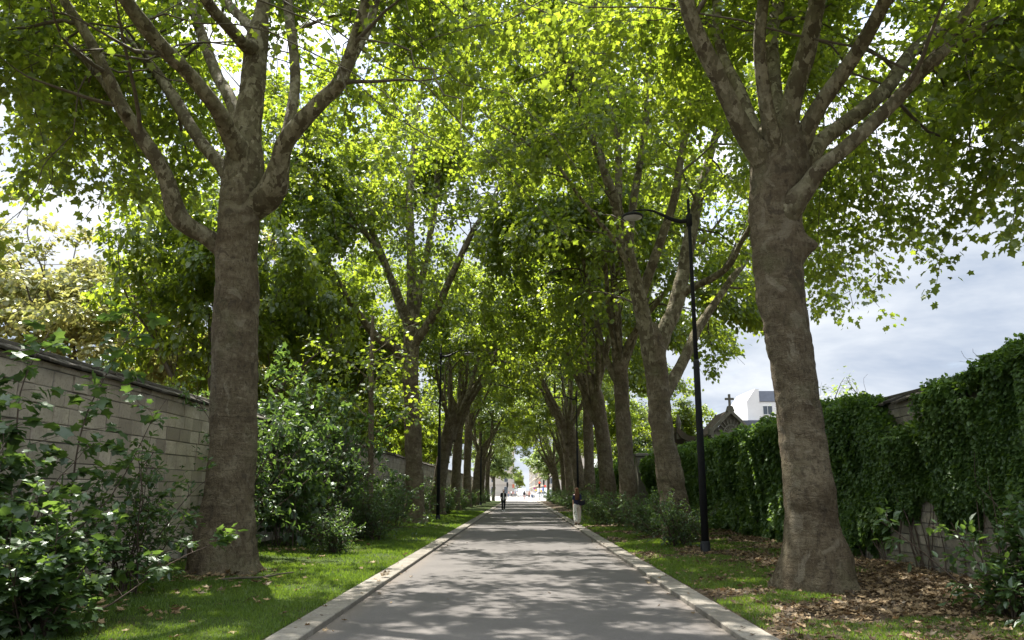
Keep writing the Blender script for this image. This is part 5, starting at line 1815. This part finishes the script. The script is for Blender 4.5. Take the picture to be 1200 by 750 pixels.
street_block(14.5, 300, 14, 60, 16.5, 'x-', 5, 12, 'cream town building with slate mansard, first on the right beyond the crossing', 1)
street_block(13.6, 372, 13, 70, 18.0, 'x-', 5, 12, 'cream town building, second on the right of the far street', 2)
street_block(13.6, 470, 13, 110, 19.0, 'x-', 5, 14, 'cream town building, third on the right of the far street', 3)
street_block(13.3, 610, 13, 150, 18.0, 'x-', 5, 14, 'cream town building, farthest on the right of the far street', 4)
street_block(-9.5, 300, 13, 60, 19.0, 'x+', 5, 12, 'pale town building, first on the left beyond the crossing', 5)
street_block(-10.2, 375, 13, 70, 21.0, 'x+', 6, 12, 'tall pale town building, second on the left of the far street', 6)
far_tree('street_tree', (4.3, 131, 0), 9.5, 3.4, 81, 'leaf_pale', 'bright sunlit street tree at the right end of the avenue before the crossing', 0.26, 40, 0.42, None, 3.6)
far_tree('street_tree', (-4.6, 131.5, 0), 9.5, 3.4, 82, 'leaf_pale', 'bright sunlit street tree at the left end of the avenue before the crossing', 0.26, 40, 0.42, None, 3.2)
for (px, D, h, lab) in ((607, 420, 13, 'dark green street tree left in the far street'), (610, 520, 12, 'farthest street tree in the middle of the far street')):
    q = pt(px, 575, D)
    t = copy_tree(proto)
    t.location = (q[0], D, 0)
    t.scale = (0.55, 0.55, h / 13.0)
    if 'group' in t:
        del t['group']
    tag(t, lab, 'tree')

# white house beyond the right wall
q = pt(896, 575, 120)
root = empty('house', (q[0], 120, 0))
tag(root, 'white rendered house with slate mansard roof beyond the right wall', 'house')
g = Geo()
box(g, (1.5, 4.0, 7.4), (3.38, 10.0, 14.8))
# the tall gable end on the left
prism(g, [(-2.1, 0), (-0.2, 0), (-0.2, 16.7), (-0.8, 16.7), (-2.1, 14.9)], -1.05, 9.0)
g.build('wall', M['render'], root)
g = Geo()
V = np.array([(-0.195, -1.1, 14.803), (3.3, -1.1, 14.803), (3.3, 9, 14.803), (-0.195, 9, 14.803), (-0.195, -0.3, 16.5), (3.3, -0.3, 16.5), (3.3, 8, 16.5), (-0.195, 8, 16.5)])
g.add(V, [np.array([(0, 1, 5, 4), (1, 2, 6, 5), (2, 3, 7, 6), (3, 0, 4, 7), (4, 5, 6, 7)])])
g.build('roof', M['slate'], root)
window_part(root, (0.95, -1.03, 13.5), 1.5, 1.4, 'y-')
window_part(root, (0.95, -1.03, 10.2), 1.5, 1.4, 'y-')
q = pt(878, 575, 118)
root = empty('house', (q[0], 118, 0))
tag(root, 'low house with blue grey slate roof before the white house', 'house')
g = Geo()
box(g, (0, 3, 5.0), (5.6, 6, 10.0))
g.build('wall', M['render'], root)
g = Geo()
prism(g, [(-3.0, 10.003), (3.0, 10.003), (2.2, 11.9), (-2.2, 11.9)], -0.3, 6.3)
g.build('roof', M['slate'], root)
q = pt(757, 575, 130)
root = empty('apartment_building', (q[0], 130, 0))
tag(root, 'pale apartment building glimpsed between second and third right trunks', 'building')
g = Geo()
box(g, (0, 4, 6.0), (9, 8, 12.0))
box(g, (0, 4, 12.1), (9.4, 8.4, 0.25))
g.build('wall', M['render'], root)
for f_ in range(4):
    for b_ in range(4):
        window_part(root, (-3.4 + b_ * 2.25, -0.03, 1.8 + 2.9 * f_), 1.2, 1.5, 'y-')

# ------------------------------------------------------------------ tombs in the cemetery behind the right wall
q = pt(861, 575, 38)
root = empty('tomb_chapel', (q[0], 38, 0))
tag(root, 'small weathered stone tomb chapel with cross topped gable behind the right wall', 'tomb chapel')
g = Geo()
box(g, (0, 1.4, 1.95), (1.62, 2.7, 3.9), tint=0.4)
box(g, (0, 0.02, 4.02), (1.92, 0.30, 0.16), tint=0.6)
box(g, (0, 0.02, 4.20), (2.02, 0.38, 0.14), tint=0.7)
for s_ in (-1, 1):
    box(g, (s_ * 0.72, -0.02, 2.0), (0.22, 0.22, 3.86), tint=0.6)
g.build('wall', M['tomb'], root)
ap = 5.42
g = Geo()
prism(g, [(-0.9, 4.28), (0.9, 4.28), (0, ap - 0.12)], 0.06, 0.12, tint=0.1)
g.build('gable_panel', M['tomb'], root)
g = Geo()
for s_ in (-1, 1):       # raking mouldings
    prism(g, [(s_ * 1.02, 4.27), (s_ * 1.02, 4.45), (s_ * 0.003, ap + 0.06), (s_ * 0.003, ap - 0.14)][::s_], -0.16, 0.2, tint=0.7)
    box(g, (s_ * 0.98, 0.0, 4.42), (0.2, 0.36, 0.36), tint=0.5)
g.build('gable_moulding', M['tomb'], root)
g = Geo()
for a in range(9):       # pierced tracery in the gable
    an = PI * (a + 0.5) / 9
    rr = 0.62 if a not in (0, 8) else 0.7
    zt = min(0.62 * math.sin(an) + 0.1, 0.8)
    tube(g, [(0, 0.02, 4.30), (math.cos(an) * rr * 0.9, 0.02, 4.30 + zt)], 0.035, 6, tint=0.8)
arc = [(0.36 * math.cos(t_), 0.01, 4.30 + 0.42 * math.sin(t_)) for t_ in np.linspace(0, PI, 13)]
tube(g, arc, 0.04, 6, tint=0.8)
g.build('tracery', M['tomb'], root)
g = Geo()
for s_ in (-1, 1):
    V = np.array([(s_ * 1.06, 0.2, 4.33), (0, 0.2, ap + 0.04), (0, 2.9, ap + 0.04), (s_ * 1.06, 2.9, 4.33)])
    V2 = V - np.array((0, 0, 0.09))
    i = np.arange(4)
    g.add(np.concatenate([V, V2]), [i[None, :], (i + 4)[None, ::-1], np.stack([i, (i + 1) % 4, (i + 1) % 4 + 4, i + 4], -1)], tint=0.5)
g.build('roof', M['tomb_roof'], root)
g = Geo()
prism(g, [(-0.19, ap - 0.05), (0.19, ap - 0.05), (0.10, ap + 0.22), (-0.10, ap + 0.22)], -0.14, 0.14, tint=0.5)
box(g, (0, 0, ap + 0.50), (0.10, 0.10, 0.58), tint=0.4)
box(g, (-0.13, 0, ap + 0.56), (0.16, 0.10, 0.10), tint=0.4)
box(g, (0.13, 0, ap + 0.56), (0.16, 0.10, 0.10), tint=0.4)
g.build('cross', M['tomb'], root)
q = pt(822, 575, 40)
root = empty('tomb_chapel', (q[0], 40, 0))
tag(root, 'dark tomb with swept eaves and slim finials left of the cross topped chapel', 'tomb chapel')
g = Geo()
box(g, (0, 1.2, 1.95), (1.5, 2.2, 3.9), tint=0.1)
g.build('wall', M['tomb'], root)
g = Geo()
prism(g, [(-1.1, 4.55), (-0.9, 4.25), (-0.5, 4.05), (0, 3.98), (0.5, 4.05), (0.9, 4.25), (1.1, 4.55), (1.05, 4.75), (0.5, 4.35), (0, 4.28), (-0.5, 4.35), (-1.05, 4.75)], -0.1, 2.5, tint=0.2)
g.build('roof', M['tomb_roof'], root)
for s_ in (-1, 1):
    g = Geo()
    tube(g, [(s_ * 0.95, 0.2, 4.2), (s_ * 0.95, 0.2, 4.8), (s_ * 0.95, 0.2, 5.0), (s_ * 0.95, 0.2, 5.45)], [0.12, 0.10, 0.15, 0.03], 10, tint=0.3)
    g.build('finial', M['tomb'], root)
q = pt(758, 575, 46)
root = empty('tomb', (q[0], 46, 0))
tag(root, 'plain block shaped stone tomb above the creeper between two right trunks', 'tomb')
g = Geo()
box(g, (0, 0.6, 1.8), (0.95, 1.2, 3.6), tint=0.5, cham=0.05)
g.build('wall', M['tomb'], root)
g = Geo()
box(g, (0, 0.6, 3.69), (1.12, 1.4, 0.16), tint=0.7, cham=0.03)
g.build('slab', M['tomb'], root)

# ------------------------------------------------------------------ light and sky
w = bpy.data.worlds.new('World')
scene.world = w
w.use_nodes = True
nt = w.node_tree
nt.nodes.clear()
out = nt.nodes.new('ShaderNodeOutputWorld')
bg = nt.nodes.new('ShaderNodeBackground')
sky = nt.nodes.new('ShaderNodeTexSky')
sky.sky_type = 'NISHITA'
sky.sun_disc = False
sky.sun_elevation = R(SUN_EL)
sky.sun_rotation = R(SUN_AZ % 360)
tc = nt.nodes.new('ShaderNodeTexCoord').outputs['Generated']
cn = noise(nt, tc, 1.7, 7, 0.55, 0.3, (1, 1, 2.6))
cn2 = noise(nt, tc, 2.6, 6, 0.6, 0.2, (1, 1, 3.2))
cov = ramp(nt, cn, [(0.36, (0, 0, 0)), (0.52, (1, 1, 1))])
ccol = ramp(nt, cn2, [(0.34, (1.75, 2.05, 2.55)), (0.6, (3.3, 3.45, 3.65))])
# clouds brightened overhead as added fill light, kept dim low over the horizon
sx = nt.nodes.new('ShaderNodeSeparateXYZ')
nt.links.new(tc, sx.inputs[0])
near = ramp(nt, sx.outputs[2], [(0.28, (1, 1, 1)), (0.55, (2.4, 2.35, 2.3)), (0.9, (4.4, 4.3, 4.1))])
ccol = mixc(nt, 1.0, ccol, near, 'MULTIPLY')
mix = mixc(nt, cov, sky.outputs[0], ccol)
nt.links.new(mix, bg.inputs[0])
bg.inputs[1].default_value = 0.1
nt.links.new(bg.outputs[0], out.inputs[0])

sl = bpy.data.lights.new('sun', 'SUN')
sl.energy = 5.0
sl.angle = R(0.5)
sl.color = (1.0, 0.95, 0.87)
so = link('sun', sl)
sd_ = Vector((math.sin(R(SUN_AZ)) * math.cos(R(SUN_EL)), math.cos(R(SUN_AZ)) * math.cos(R(SUN_EL)), math.sin(R(SUN_EL))))
so.rotation_euler = sd_.to_track_quat('Z', 'Y').to_euler()
so.location = (0, 0, 40)

scene.view_settings.view_transform = 'Standard'
scene.view_settings.look = 'None'
scene.view_settings.gamma = 1
scene.view_settings.exposure = 1.6
scene.cycles.use_denoising = True
scene.cycles.max_bounces = 12
scene.cycles.diffuse_bounces = 4
scene.cycles.transmission_bounces = 8
scene.cycles.transparent_max_bounces = 4
scene.cycles.sample_clamp_indirect = 6
